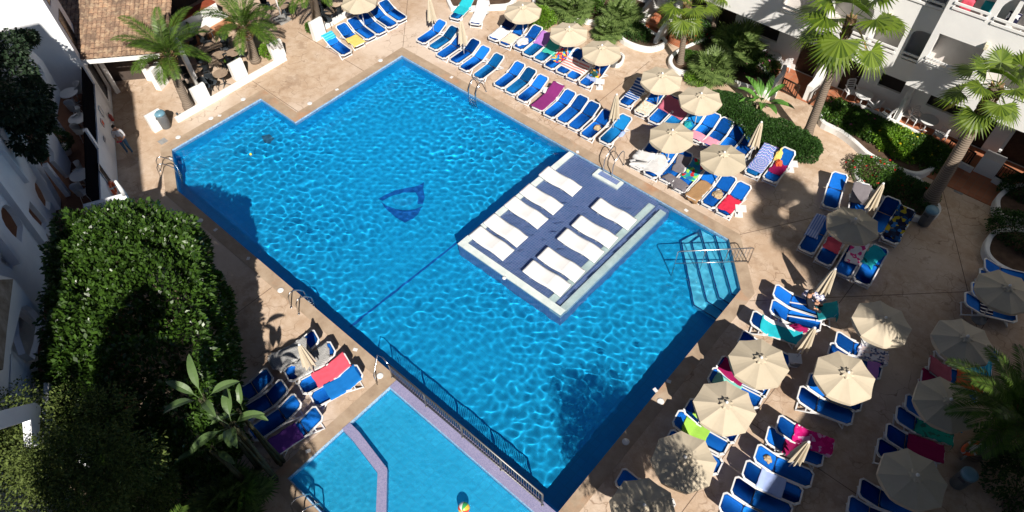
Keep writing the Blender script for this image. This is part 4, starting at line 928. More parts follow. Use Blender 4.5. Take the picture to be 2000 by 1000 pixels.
def palm(base, top, label, kind='feather', r0=.2, r1=.2, n=38, L=2.3, h=None, skirt=0, name='palm_tree', seed=1, stubs=True, bulge=False, group=None, rz=0, pos=None, extra=None):
    rs = np.random.RandomState(seed)
    if pos: B = Vector((pos[0], pos[1], 0)); z = pos[2]; T = Vector((pos[0], pos[1], z))
    else: B = at(*base); z = h or fitz(base, top); T = at(*top, z)
    t = thing(name, label, 'palm tree', B, rz, group); bm = bmesh.new(); pts = []; rr = []; d = (T-B) if not rz else Vector((0, 0, z)); m = 14
    for k in range(m+1):
        f = k/m; pts.append((d.x*f**1.5, d.y*f**1.5, z*f)); r_ = r0+(r1-r0)*f
        if f < .08: r_ *= 1.25
        rr.append(r_*(1+.04*(k % 2)))
    tube(bm, pts, rr, 14)
    link('trunk', bm, TRK, t)
    if stubs:   # cut frond bases below the crown
        Q = []; 
        hz = min(.75 if kind == 'feather' else .9, z*.45)*(2.2 if skirt else 1)
        for k in range(150 if not skirt else 420):
            f = rs.rand(); zz = z-hz*f+.05; a = k*2.39996; u = max(0, zz/z); r_ = (r0+(r1-r0)*u)*(1.0 if f > .0 else 1)
            if bulge: r_ *= 1+.75*math.sin(math.pi*min(1, (1-f)*.9+.1))
            c = np.array([d.x*u**1.5, d.y*u**1.5, zz]); o_ = np.array([math.cos(a), math.sin(a), 0]); s_ = np.array([-math.sin(a), math.cos(a), 0])
            b = c+o_*r_*.8; tip = c+o_*(r_+.09)+np.array([0, 0, .13])
            Q += [[b-s_*.06, b+s_*.06, tip+s_*.04, tip-s_*.04], [b-s_*.06-np.array([0, 0, .05]), b+s_*.06-np.array([0, 0, .05]), tip+s_*.04, tip-s_*.04]]
        quads('frond_stubs', np.array(Q), ROUGHT, t)
    o_ = np.array([d.x, d.y, z])
    if kind == 'feather':
        V = feather_fronds(rs, n, L); quads('crown', V+o_, PHX, t)
    else:
        V, D_ = fan_leaves(rs, n, L*.55, L*.52); quads('crown', V+o_, FAN, t)
        if D_ is not None: quads('dry_fronds', D_+o_, DRY, t)
    return t
palm((370, 212), (327, 108), 'feather palm between the bar wall and the tiled roof', n=20, L=2.6, bulge=True, seed=3, r0=.22, r1=.19)
palm((500, 120), (477, 50), 'feather palm growing among the bar tables', n=22, L=2.5, bulge=True, seed=5, r0=.24, r1=.22)
palm((622, 44), (608, -22), 'feather palm behind the white pillar at the top edge', n=26, L=2.4, bulge=True, seed=8, r0=.25, r1=.22, h=2.6)
palm((1327, 130), (1342, 10), 'tall fan palm rising from the round white kerb', 'fan', .17, .12, 15, 1.6, seed=11, stubs=True)
palm((1388, 76), (1412, -40), 'tall slim fan palm behind the dwarf palms', 'fan', .15, .11, 15, 1.5, seed=12, h=3.6)
palm((1570, 278), (1662, 38), 'tall fan palm at the end of the clipped hedge', 'fan', .22, .13, 17, 2.3, seed=13)
palm((1808, 402), (1945, 172), 'thick-trunked fan palm by the shaded planter', 'fan', .30, .17, 18, 1.75, seed=14, skirt=1, h=5.9)
palm(None, None, 'feather palm in shade at the right edge with lit frond tips', pos=(5.0, 16.9, 2.7), n=40, L=2.6, r0=.28, r1=.26, bulge=True, seed=21)
# palms just outside the frame whose shadows fall into it
palm(None, None, 'feather palm below the frame shading the small pool', pos=(-6.3, -3.4, 6.2), n=30, L=1.6, r0=.25, r1=.22, bulge=True, seed=24)
palm(None, None, 'feather palm below the frame shading the covered loungers', pos=(-7.6, -3.2, 6.6), n=44, L=2.6, r0=.25, r1=.22, bulge=True, seed=25)
def dwarf_palm(px, py, r_, h, label, seed, z0=0.0):
    rs = np.random.RandomState(seed); p = at(px, py, h*.6); t = thing('dwarf_palm', label, 'palm', (p.x, p.y, z0), 0, 'dwarf fan palms')
    for k in range(3):
        a = k*2.1+seed; bm = bmesh.new(); e = Vector((math.cos(a)*r_*.25, math.sin(a)*r_*.25, h*.55)); tube(bm, [(0, 0, 0), e*.5, e], [.10, .09, .07], 8); link('trunk', bm, BARK, t)
        V, D_ = fan_leaves(rs, 17, r_*.66, r_*.58, (85, -15), 18, .05); quads('crown', V+np.array(e), SFAN, t)
dwarf_palm(1440, 95, 1.25, 1.4, 'largest dwarf fan palm in the planter', 1); dwarf_palm(1392, 135, 1.05, 1.0, 'dwarf fan palm with a small red flower, in front', 2)
dwarf_palm(1120, 18, 1.0, 1.2, 'dwarf fan palm behind the sea-green towel parasol', 3); dwarf_palm(1215, 35, 1.1, 1.3, 'dwarf fan palm next to the brick steps', 4); dwarf_palm(1075, 10, .8, 1.1, 'dwarf fan palm over the round green shrub', 5)
dwarf_palm(455, 985, 1.1, 1.0, 'dwarf fan palm in deep shade by the small pool', 6); dwarf_palm(1188, 62, .8, .7, 'small dwarf fan palm near the litter bin', 7)
palm(None, None, 'tall fan palm beyond the right edge shading a parasol', 'fan', pos=(6.6, 15.8, 9.2), r0=.2, r1=.13, n=26, L=2.2, seed=41)
palm(None, None, 'taller fan palm beyond the right edge', 'fan', pos=(7.5, 14.4, 12.4), r0=.2, r1=.13, n=26, L=2.2, seed=42)
# --- clipped tree on the left
rs = np.random.RandomState(4)
ft = thing('clipped_tree', 'broad clipped tree with glossy leaves beside the pool path', 'tree', (0, 0, 0))
FP = [Vector(at(*p, 4.5).xy) for p in ((98, 500), (135, 432), (212, 408), (296, 408), (372, 440), (392, 500), (398, 600), (404, 700), (410, 780), (370, 840), (260, 880), (140, 860), (98, 760), (94, 620))]
FPc = sum(FP, Vector((0, 0)))/len(FP)
def ficus_points(n):
    P = []; N_ = []
    xs = [p.x for p in FP]; ys = [p.y for p in FP]
    while len(P) < n:
        if rs.rand() < .62:   # top
            x, y = rs.uniform(min(xs), max(xs)), rs.uniform(min(ys), max(ys))
            if not inside((x, y), FP): continue
            dmin = min((Vector((x, y))-(a+(b-a)*max(0, min(1, (Vector((x, y))-a).dot(b-a)/(b-a).length_squared)))).length for a, b in zip(FP, FP[1:]+FP[:1]))
            dome = 1-math.exp(-dmin/.7)
            z = 4.45+.85*dome+.75*noise.noise(Vector((x*.8, y*.8, 3)))+.38*noise.noise(Vector((x*2.4, y*2.4, 7)))
            q = Vector((x, y))-FPc; P.append((x, y, z-.9*rs.rand()**2)); N_.append((q.x*.12*(1-dome)*3, q.y*.12*(1-dome)*3, 1))
        else:                 # sides
            k = rs.randint(len(FP)); a, b = FP[k], FP[(k+1) % len(FP)]; f = rs.rand(); p = a+(b-a)*f; e = (b-a).normalized(); n_ = Vector((e.y, -e.x))
            if n_.dot(p-FPc) < 0: n_ = -n_
            z = 1.3+3.6*rs.rand(); o_ = .35*noise.noise(Vector((p.x*1.3, p.y*1.3, z*1.3)))-.2*rs.rand()**2
            P.append((p.x+n_.x*o_, p.y+n_.y*o_, z)); N_.append((n_.x, n_.y, .35))
    return np.array(P), np.array(N_)
P, N_ = ficus_points(52000)
quads('crown', leafquads(P, N_/np.linalg.norm(N_, axis=1, keepdims=True), .19, .047, rs, .15), FICUS, ft)
for dx, dy in ((-1.5, .5), (1.5, -.5), (3.4, -1.2), (-3.2, .9)):
    bm = bmesh.new(); c = Vector((FPc.x+dx, FPc.y+dy*.5)); tube(bm, [(c.x, c.y, 0), (c.x+.1, c.y, 1.6), (c.x-.2, c.y+.3, 3.2), (c.x-.6, c.y+.6, 4.2)], [.16, .13, .1, .04], 8)
    tube(bm, [(c.x+.1, c.y, 1.6), (c.x+.8, c.y-.4, 3.4), (c.x+1.1, c.y-.5, 4.2)], [.1, .07, .03], 6); link('trunk', bm, BARK, ft)
# banana-like plants
def banana(px, py, h, n, L, label, seed, mat, z0=0, cz=0):
    rs = np.random.RandomState(seed); p = at(px, py, cz or z0); t = thing('banana_plant', label, 'plant', (p.x, p.y, z0)); Q = []
    bm = bmesh.new()
    for k in range(5): tube(bm, [(rs.uniform(-.1, .1), rs.uniform(-.1, .1), 0), (rs.uniform(-.12, .12), rs.uniform(-.12, .12), h*.6)], [.07, .03], 7)
    link('stem', bm, rough_mat('banana_stem', (.3, .22, .08), (.45, .36, .16), 6, .7, .2) if cz == 0 else rough_mat('strelitzia_stem', (.025, .03, .012), (.05, .05, .025), 6, .8, .2), t)
    for i in range(n):
        az = i*2.4+rs.uniform(-.3, .3); e = math.radians(rs.uniform(35, 75)); l = L*rs.uniform(.8, 1.15); w_ = .15*L/1.1*rs.uniform(.9, 1.15)
        b = np.array([math.cos(az)*.08, math.sin(az)*.08, h*.58]); p_ = b.copy(); side = np.array([-math.sin(az), math.cos(az), 0]); prev = None; m = 12
        for k in range(m+1):
            f = k/m; wd = 0.012 if f < .3 else w_*math.sin(math.pi*min(1, (f-.3)/.7)**.75)**.7+.004
            d = np.array([math.cos(az)*math.cos(e), math.sin(az)*math.cos(e), math.sin(e)]); nr = np.cross(side, d); nr = nr if nr[2] > 0 else -nr
            cur = (p_-side*wd+nr*wd*.35, p_.copy(), p_+side*wd+nr*wd*.35)
            if prev: Q.append([prev[0], cur[0], cur[1], prev[1]]); Q.append([prev[1], cur[1], cur[2], prev[2]])
            prev = cur; p_ = p_+d*l*1.4/m; e -= .09+.04*f
    q = np.array(Q); q = q.reshape(-1, 4, 3); V = quads('leaves', q, mat, t)
BAN = NT('banana_leaf'); BAN.bs(Base_Color=BAN.mix(BAN.noise(8, 3), (.05, .15, .02), (.10, .23, .035)), Roughness=.35, Specular_IOR_Level=.5); BAN = BAN.m
BAN2 = NT('strelitzia_leaf'); BAN2.bs(Base_Color=BAN2.mix(BAN2.noise(8, 3), (.06, .11, .035), (.10, .16, .055)), Roughness=.4, Specular_IOR_Level=.5); BAN2 = BAN2.m
banana(1481, 225, 1.0, 11, 1.15, 'banana plant with broad green leaves in the clipped hedge', 3, BAN)
banana(450, 828, 7.2, 6, .95, 'giant white bird of paradise beside the clipped tree', 6, BAN2, cz=4.3)
banana(392, 775, 8.4, 5, .9, 'bird of paradise clump at the corner of the clipped tree', 9, BAN2, cz=5.1)
banana(418, 878, 6.0, 4, .8, 'lowest bird of paradise leaves above the shaded path', 12, BAN2, cz=3.4)
banana(470, 800, 6.6, 3, .75, 'bird of paradise leaves leaning over the shaded loungers', 15, BAN2, cz=4.0)
# clipped hedge: several lobes along the path
hp_ = [((1404, 205), .75), ((1432, 215), .85), ((1460, 238), .8), ((1490, 262), .75), ((1520, 262), .8), ((1548, 278), .75), ((1572, 290), .6)]
hd = thing('clipped_hedge', 'low dark green clipped hedge between loungers and planters', 'hedge')
V = []
for (p, r_) in hp_:
    c = at(*p, .5); P, N_ = blob_points(8000, c.x, c.y, .42, r_*1.15, r_*1.0, .62, rs, 2.6, lump=.16, seed=p[0]*.1); P[:, 2] = np.maximum(P[:, 2], .02); V.append(leafquads(P, N_, .08, .022, rs))
quads('foliage', np.concatenate(V), HEDGE, hd)
for (p, r_) in hp_:
    bm = bmesh.new(); c = at(*p, .5); tube(bm, [(c.x, c.y, 0), (c.x, c.y, .5)], [.05, .02], 6); link('stem', bm, BARK, hd)
# white curved planters
WHITEW = rough_mat('white_render', (.70, .70, .69), (.77, .77, .75), 1.2, .85, .25, 18, .2)
def planter(pts, label, h=.28, w_=.2, closed=True, soil=True, z=0):
    P = [Vector(at(*p, h).xy) for p in pts]
    # smooth (catmull)
    S = []; n = len(P)
    for i in range(n if closed else n-1):
        p0, p1, p2, p3 = (P[(i-1) % n], P[i], P[(i+1) % n], P[(i+2) % n]) if closed else (P[max(i-1, 0)], P[i], P[i+1], P[min(i+2, n-1)])
        for k in range(5):
            t_ = k/5; S.append(.5*((2*p1)+(-p0+p2)*t_+(2*p0-5*p1+4*p2-p3)*t_*t_+(-p0+3*p1-3*p2+p3)*t_**3))
    if not closed: S.append(P[-1])
    t = thing('planter', label, 'planter'); bm = bmesh.new()
    if closed: slab(bm, offset(S, w_*.5), [offset(S, -w_*.5)], z0=-.02, z1=h)
    else: slab(bm, ribbon(S, w_), z0=-.02, z1=h)
    bmesh.ops.bevel(bm, geom=[e for e in bm.edges if e.calc_length() > 0 and all(abs(v.co.z-h) < 1e-4 for v in e.verts) and len(e.link_faces) == 2 and any(abs(f.normal.z) < .5 for f in e.link_faces)], offset=.03, segments=2, affect='EDGES')
    link('kerb', bm, WHITEW, t)
    if soil and closed: bm = bmesh.new(); poly2d(bm, offset(S, -w_*.5), z=h-.07); link('soil', bm, SOIL, t)
    return t
planter([(1300, 78), (1268, 92), (1222, 78), (1195, 52), (1150, 38), (1060, 20), (1046, -8), (1100, -40), (1250, -30), (1262, 20), (1258, 50)], 'white curved planter of dwarf palms beside the brick steps', soil=True)
planter([(1316, 105), (1310, 120), (1322, 134), (1350, 138), (1392, 122), (1424, 152), (1480, 172), (1508, 184), (1516, 160), (1480, 120), (1450, 70), (1400, 68), (1345, 88)], 'white curved planter holding the dwarf fan palms', h=.3)
planter([(1606, 232), (1640, 252), (1668, 272), (1700, 300), (1745, 322), (1790, 337), (1822, 325), (1838, 298), (1800, 262), (1740, 232), (1680, 205), (1625, 200)], 'wavy white planter full of green bushes by the terraces', h=.35)
planter([(1672, 320), (1680, 350), (1712, 376), (1750, 396), (1790, 422), (1824, 420), (1834, 402), (1812, 372), (1790, 345), (1740, 335), (1700, 305)], 'shaded white planter around the thick palm', h=.25)
planter([(1955, 380), (1950, 400), (1960, 420), (1985, 425), (2030, 430), (2040, 370), (1990, 360)], 'small white planter at the corner of the shaded terrace', h=.4)
planter([(1930, 475), (1935, 500), (1970, 525), (2040, 545), (2060, 480), (2010, 450), (1950, 450)], 'white kerbed bed behind the shaded loungers', h=.35)
planter([(880, 8), (905, 12), (960, 10), (1000, 2), (1000, -40), (880, -40)], 'low white kerb behind the turquoise lounger', h=.3)
planter([(1218, 108), (1214, 120), (1204, 125), (1196, 118), (1200, 106), (1210, 102)], 'tiny round white kerb beside the litter bin', h=.2, w_=.12)
bush(1058, 48, .75, .6, .9, 'round bright green shrub beside the first parasol', LIME, 3000, .09, .028)
bush(1350, 75, 1.0, .8, 1.0, 'dark bush with red flowers under the slim palm', HEDGE, 2600, .08, .025, flowers=(REDF, 16, .09)); bush(1480, 140, .95, .8, .8, 'green bush beside the terrace gate', BUSH, 2600, .08, .025, flowers=(PINKF, 18, .07))
bush(1345, 120, .6, .4, .5, 'low bush at the foot of the tall fan palm', BUSH, 1400, .08, .025); bush(1240, 75, .9, .6, .7, 'dark bush at the foot of the steps palm', HEDGE, 1800, .08, .025)
bush(1150, 20, .9, .6, .9, 'leafy bush behind the parasol of the striped towel', BUSH, 1600, .1, .03, flowers=(REDF, 10, .08)); bush(1360, 160, .6, .5, .5, 'yellow-green bush behind the hedge parasol', LIME, 1200, .08, .025)
bush(1650, 240, 1.3, .95, .6, 'green bush with pink flowers at the planter end', BUSH, 3000, .11, .035, flowers=(PINKF, 14, .09)); bush(1702, 265, 1.3, .95, .6, 'dense green bush in the middle of the wavy planter', BUSH, 3200, .11, .035, flowers=(PINKF, 8, .1))
bush(1752, 292, 1.3, .95, .65, 'green bush with yellow flowers before the white chairs', LIME, 3400, .11, .035, flowers=(YELF, 22, .09)); bush(1800, 308, 1.2, .9, .7, 'green bush at the right end of the wavy planter', BUSH, 3400, .11, .035, flowers=(YELF, 14, .08))
bush(1710, 348, 1.2, .9, .6, 'sparse shrub with orange flowers in the shaded planter', BUSH, 2000, .09, .025, flowers=(REDF, 20, .08)); bush(1762, 382, 1.3, .9, .6, 'shaded shrub left of the thick palm', HEDGE, 2400, .09, .025, flowers=(REDF, 12, .08)); bush(1800, 390, .6, .5, .6, 'low shaded shrub at the thick palm foot', HEDGE, 1200, .09, .025)
bush(1990, 385, .9, .7, .9, 'dark shrub beside the corner planter', HEDGE, 1600, .1, .03); bush(1985, 470, 1.3, .9, 1.0, 'dark shrub behind the shaded loungers', HEDGE, 2600, .1, .03)
bush(1985, 960, 1.2, 1.2, 1.3, 'dark shrub in the lower right corner', HEDGE, 2600, .1, .03); bush(1960, 880, .9, .9, .8, 'dark shrub next to the lifebuoy post', HEDGE, 1800, .1, .03)
bush(1445, 20, 1.3, 1.1, 3.6, 'tall dark conifer against the white building', HEDGE, 9000, .10, .022, cat='tree', name='conifer_tree', power=3.2)
bush(525, 108, .5, .35, .5, 'scruffy low plants inside the bar wall', LIME, 900, .12, .02); bush(455, 125, .35, .3, .35, 'small weeds beside the second white pillar', LIME, 500, .1, .02)
bush(608, 62, .25, .2, .5, 'narrow green plant beside the white pillar', BUSH, 500, .1, .02)
# lower-left conifers and dark planting
def conifer(x, y, z, rx, ry, rz, label, seed, n=9000, mat=None):
    rs = np.random.RandomState(seed); t = thing('conifer_tree', label, 'tree', (x, y, 0))
    bm = bmesh.new(); tube(bm, [(0, 0, 0), (.1, 0, z*.5), (0, 0, z)], [.2, .15, .05], 8); link('trunk', bm, BARK, t); V = []
    for k in range(16):
        a = rs.uniform(0, 6.28); r_ = rs.rand()**.6; c = (rx*r_*math.cos(a), ry*r_*math.sin(a), z+rz*.55*(1-r_)+rs.uniform(-.2, .5)); P, N_ = blob_points(n//16, *c, .75, .75, .6, rs, 2, False, .35, .4, seed=k+seed); V.append(leafquads(P, N_, .09, .022, rs))
    quads('crown', np.concatenate(V), mat or CON, t)
c = at(100, 920, 6.3); conifer(c.x, c.y, 5.8, 2.3, 1.8, 1.6, 'bushy conifer with lit top at the lower left corner', 31, 20000)
conifer(1.4, 5.1, 6.2, 1.4, 1.3, 1.3, 'bushy tree beyond the lower edge by the pool corner', 35, 16000)
c = at(10, 840, 6); conifer(c.x, c.y, 5.2, 1.3, 1.2, 1.2, 'bushy conifer below the white balcony', 32)
c = at(230, 990, 4.5); conifer(c.x, c.y, 3.6, 1.3, 1.1, 1.0, 'lower conifer at the bottom edge', 33)
for i, (x, y, rx, h) in enumerate(((330, 900, 1.2, 1.6), (260, 950, 1.3, 1.5), (360, 960, 1.1, 1.2), (180, 830, 1.0, 2.0), (480, 960, .5, .5))):
    bush(x, y, rx, rx*.8, h, ['dark shrub under the clipped tree', 'dark shrub behind the conifer', 'dark shrub near the small pool ladder', 'dark shrub below the balcony post', 'low plant at the shaded path'][i], HEDGE, 2200, .12, .035)
# ------------------------------------------------------------------ right building (plane y = YF, aligned with the pool)
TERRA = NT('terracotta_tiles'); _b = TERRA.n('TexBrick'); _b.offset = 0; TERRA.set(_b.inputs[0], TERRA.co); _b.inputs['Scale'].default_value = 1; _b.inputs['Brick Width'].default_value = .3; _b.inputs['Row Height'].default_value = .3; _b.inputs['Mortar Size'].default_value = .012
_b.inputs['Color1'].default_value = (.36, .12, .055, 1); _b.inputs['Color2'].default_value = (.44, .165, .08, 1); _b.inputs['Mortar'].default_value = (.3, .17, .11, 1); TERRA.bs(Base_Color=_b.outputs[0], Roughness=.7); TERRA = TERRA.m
DGLASS = NT('dark_glass'); DGLASS.bs(Base_Color=(.01, .01, .012, 1), Roughness=.12, Specular_IOR_Level=.5); DGLASS = DGLASS.m
DWOOD = rough_mat('dark_wood', (.02, .012, .008), (.05, .03, .02), 8, .6, .2, 30)
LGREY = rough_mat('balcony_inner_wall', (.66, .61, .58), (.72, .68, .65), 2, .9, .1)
SHUT = NT('dark_shutter'); _w = SHUT.n('TexWave', wave_type='BANDS', bands_direction='Z'); SHUT.set(_w.inputs[0], SHUT.co); _w.inputs['Scale'].default_value = 8; SHUT.bs(Base_Color=(.018, .010, .008, 1), Roughness=.6); SHUT.bump(_w.outputs[0], .8, .02); SHUT = SHUT.m
def MXZ(y):   # maps 2d (x, z) + depth to world: local (u, v, w) -> (u, y+w, v)
    return Matrix(((1, 0, 0, 0), (0, 0, 1, y), (0, 1, 0, 0), (0, 0, 0, 1)))
def arch(x0, x1, z0, z1, r=None, left=True, right=True, n=8):
    r = r or (x1-x0)/2; P = [(x0, z0), (x1, z0)]
    if right: P += [(x1-r+r*math.cos(math.pi/2*k/n), z1-r+r*math.sin(math.pi/2*k/n)) for k in range(n+1)]
    else: P += [(x1, z1)]
    if left: P += [(x0+r-r*math.sin(math.pi/2*k/n), z1-r+r*math.cos(math.pi/2*k/n)) for k in range(n+1)]
    else: P += [(x0, z1)]
    return P
rb = thing('terrace_apartments', 'white apartment block with arched balconies and ground-floor terraces', 'building')
S = 1.1
YL, YR, YB = 27.7*S, 27.1*S, 29.2*S           # left front, right front, recessed ground-floor wall
zb, zl = 2.5*S, 3.35*S                          # underside of the balcony band, railing foot
XS = -3.86*S
# left volume front wall with openings
def front(y, x0, x1, z0, z1, holes, name='wall', t=.22):
    bm = bmesh.new(); slab(bm, rect(x0, x1, z0, z1), holes, 0, t, M=MXZ(y)); return link(name, bm, WHITEW, rb)
lh = [arch(-9.9*S, -8.1*S, zl, 5.05*S, .5), arch(-7.9*S, -6.2*S, zl, 5.0*S, .5), arch(-6.05*S, -4.85*S, zl, 4.75*S, .5), arch(-4.6*S, XS-.02, zl, 4.65*S, .35, right=False),
      rect(-9.9*S, -8.0*S, 5.95*S, 7.6*S), rect(-7.6*S, -5.9*S, 5.95*S, 7.6*S), rect(-5.7*S, -4.0*S, 5.55*S, 7.4*S), rect(-14*S, -12.2*S, zl, 5.0*S)]
lh = [h for h in lh]
front(YL, -24*S, XS-.004, zb, 9.5*S, lh)
# right volume
rh = [rect(-3.62*S, -2.02*S, 3.85*S, 5.12*S), arch(-1.55*S, .2*S, 3.85*S, 5.3*S, .5), rect(.6*S, 2.4*S, 3.85*S, 5.2*S),
      rect(-3.62*S, -2.5*S, 6.05*S, 7.4*S), arch(-2.26*S, -.4*S, 5.98*S, 7.25*S, .8), rect(0*S, 1.8*S, 5.98*S, 7.3*S)]
front(YR, XS, 9, 2.78*S, 9.5*S, rh)
bm = bmesh.new(); box(bm, (XS+.1, (YR+.22+YL)/2+.15, (2.78*S+9.5*S)/2), (.2, YL-YR+.1, 6.72*S)); link('wall', bm, WHITEW, rb)
# floor slabs of balconies, inner walls
for (x0, x1, y, z, h, nm) in ((-24*S, XS-.01, YL+.222, zb, .3, 'balcony_floor'), (-24*S, XS-.01, YL+.222, 4.95*S, .3, 'balcony_floor'), (XS+.2, 9, YR+.222, 2.78*S, .3, 'balcony_floor'), (XS+.2, 9, YR+.222, 5.2*S, .25, 'balcony_floor'), (XS+.2, 9, YR+.222, 7.5*S, .25, 'balcony_floor'), (-24*S, XS-.01, YL+.222, 7.6*S, .25, 'balcony_floor')):
    bm = bmesh.new(); box(bm, ((x0+x1)/2, (y+YB+.1)/2, z+h/2), (x1-x0, YB+.1-y, h)); link(nm, bm, WHITEW, rb)
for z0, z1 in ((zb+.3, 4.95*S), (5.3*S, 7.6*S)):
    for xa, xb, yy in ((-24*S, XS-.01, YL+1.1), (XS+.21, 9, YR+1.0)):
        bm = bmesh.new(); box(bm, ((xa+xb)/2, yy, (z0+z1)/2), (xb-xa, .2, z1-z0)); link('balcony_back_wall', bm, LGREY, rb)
for x in (-12.2*S, -10.1*S, -8.0*S, -6.1*S, -4.72*S, -1.8*S, .4*S, 2.6*S):
    bm = bmesh.new(); yy = (YR if x > XS else YL)+.225; box(bm, (x, (yy+YB+.09)/2, 5.0*S), (.15, YB+.09-yy, 4.3*S)); link('balcony_partition', bm, WHITEW, rb)
# wall mass behind/above and ground-floor wall with doors & windows
gh = []
doors = [(-8.92, -7.95), (-6.75, -5.95), (-1.25, -.3), (.3, 1.9), (-13.3, -12.4)]
wins = [(-11.2, -10.1), (-5.2, -4.15), (-3.05, -1.75), (-14.9, -14.0)]
gh = [rect(a*S, b*S, .0+.02, 2.1*S) for a, b in doors]+[rect(a*S, b*S, .95*S, 1.75*S+.25) for a, b in wins]
bm = bmesh.new(); slab(bm, rect(-24*S, 9, -.05, zb+.28), gh, 0, .2, M=MXZ(YB)); link('wall', bm, WHITEW, rb)
for a, b in doors:
    bm = bmesh.new(); box(bm, ((a+b)/2*S, YB+.13, 1.05*S), ((b-a)*S, .06, 2.1*S)); d_ = link('door', bm, DWOOD, rb)
    bm = bmesh.new(); tube(bm, [(b*S-.1, YB+.09, 1.0), (b*S-.1, YB+.05, 1.0), (b*S-.2, YB+.05, 1.0)], .012, 6); link('handle', bm, STEEL, d_)
for a, b in wins:
    bm = bmesh.new(); box(bm, ((a+b)/2*S, YB+.14, 1.35*S+.125), ((b-a)*S, .04, .8*S+.25)); wn = link('window', bm, SHUT, rb)
    bm = bmesh.new(); slab(bm, rect(a*S-.05, b*S+.05, .95*S-.05, 1.75*S+.30), [rect(a*S+.01, b*S-.01, .95*S+.01, 1.75*S+.24)], 0, .03, M=MXZ(YB-.033)); link('frame', bm, WHITEW, wn)
# end walls, roof slab
bm = bmesh.new(); box(bm, (-7.5, YB+3.3, 4.8*S), (37.5, 6, 9.4*S)); link('back_block', bm, WHITEW, rb)
bm = bmesh.new(); box(bm, (-24*S-.1, (YL+YB)/2+.2, 4.7*S), (.2, YB-YL+.3, 9.5*S)); link('wall', bm, WHITEW, rb)
# railings: two horizontal white boards in each opening
def railing(x0, x1, y, z):
    bm = bmesh.new()
    for k in range(2): box(bm, ((x0+x1)/2, y-.03, z+.13+.2*k), (x1-x0, .05, .09))
    n = max(2, int((x1-x0)/.8)+1)
    for k in range(n): box(bm, (x0+.04+(x1-x0-.08)*k/(n-1), y+.01, z+.18), (.05, .04, .36))
    return link('railing', bm, WHITEW, rb)
for x0, x1 in ((-9.9, -8.1), (-7.9, -6.2), (-6.05, -4.85), (-4.6, XS/S-.01), (-14, -12.2)): railing(x0*S, x1*S, YL, zl)
for x0, x1, z in ((-3.66, -2.0, 3.82), (-1.55, .2, 3.82), (.6, 2.4, 3.82), (-3.66, -2.46, 6.03), (-2.3, -.4, 5.97), (0, 1.8, 5.97)): railing(x0*S, x1*S, YR, z*S)
for x0, x1, z in ((-9.9, -8.0, 5.92), (-7.6, -5.9, 5.92), (-5.7, -4.0, 5.52)): railing(x0*S, x1*S, YL, z*S)
for i, (px_, py_, y_) in enumerate(((1738, 30, YL), (1929, 88, YR), (1700, 128, YL))):
    c = onplane(px_, py_, (0, y_, 0), Vector((0, 1, 0)))
    bm = bmesh.new(); box(bm, (c.x, y_-.10, c.z), (.14, .2, .22)); box(bm, (c.x, y_-.21, c.z-.02), (.10, .03, .14)); o = link('wall_lamp', bm, rough_mat('lamp_cream', (.6, .55, .4), (.7, .65, .5)), rb)
# terraces
tf = [rect(-16*S, -9.3*S, 27.3*S, YB), rect(-9.25*S, -3.9*S, 27.4*S, YB), rect(-3.85*S, 5, 26.2*S, YB)]
for i, P_ in enumerate(tf):
    bm = bmesh.new(); slab(bm, P_, z0=-.01, z1=.03+.002*i); tag(link('terrace_floor', bm, TERRA), kind='structure')
def divider(pts, label, w_=.2, cap=True):
    """white terrace wall with a swooping top: list of (x, y, z)"""
    t = thing('terrace_wall', label, 'wall'); bm = bmesh.new(); S_ = []
    P = [Vector(p) for p in pts]
    for a, b in zip(P, P[1:]):
        for k in range(4):
            f = k/4; f2 = f; S_.append(Vector((a.x+(b.x-a.x)*f, a.y+(b.y-a.y)*f, a.z+(b.z-a.z)*(f*f*(3-2*f)))))
    S_.append(P[-1]); prev = None
    for i, p in enumerate(S_):
        tt = (S_[min(i+1, len(S_)-1)]-S_[max(i-1, 0)]); n = Vector((-tt.y, tt.x, 0)).normalized()*w_/2
        cur = [bm.verts.new((p.x-n.x, p.y-n.y, -.02)), bm.verts.new((p.x+n.x, p.y+n.y, -.02)), bm.verts.new((p.x+n.x, p.y+n.y, p.z)), bm.verts.new((p.x-n.x, p.y-n.y, p.z))]
        if prev:
            for k in range(4): bm.faces.new((prev[k], prev[(k+1) % 4], cur[(k+1) % 4], cur[k]))
        else: bm.faces.new(cur[::-1])
        prev = cur
    bm.faces.new(prev); bmesh.ops.recalc_face_normals(bm, faces=bm.faces[:]); link('body', bm, WHITEW, t); return t
def gw(px_, py_, z=0): q = at(px_, py_, z); return (q.x, q.y)
a = gw(1572, 197); divider([(*a, .85), (a[0]+.0, a[1]+.5, .85), (a[0]+.02, YB-.9, 1.6), (a[0]+.05, YB-.01, 2.6)], 'white curving wall between the gate and the palm trunk', .3)
a = gw(1748, 240); divider([(a[0], a[1], .7), (a[0], a[1]+.8, .85), (XS+.1, YB-.9, 1.5), (XS+.1, YB-.01, 2.9)], 'white sloping wall between the two chair terraces', .22)
a = gw(1278, 92); divider([(*a, .45), (a[0]-.1, a[1]+.7, .8), (a[0]-.2, a[1]+1.6, 1.15), (a[0]-.25, a[1]+2.6, 1.5)], 'white stepped wall beside the brick steps')
a = gw(1225, 60); divider([(a[0]+.4, a[1], .5), (a[0]+.1, a[1]+1.3, .8), (a[0], a[1]+2.6, 1.1)], 'white low wall left of the brick steps', .16)
a = gw(1305, 62); divider([(a[0]+.3, a[1], .9), (a[0]+.7, a[1]+1.2, 1.1), (a[0]+.9, a[1]+2.4, 1.8)], 'white curved wall behind the tall palm trunk', .2)
a = gw(1898, 335); b = gw(1932, 352)
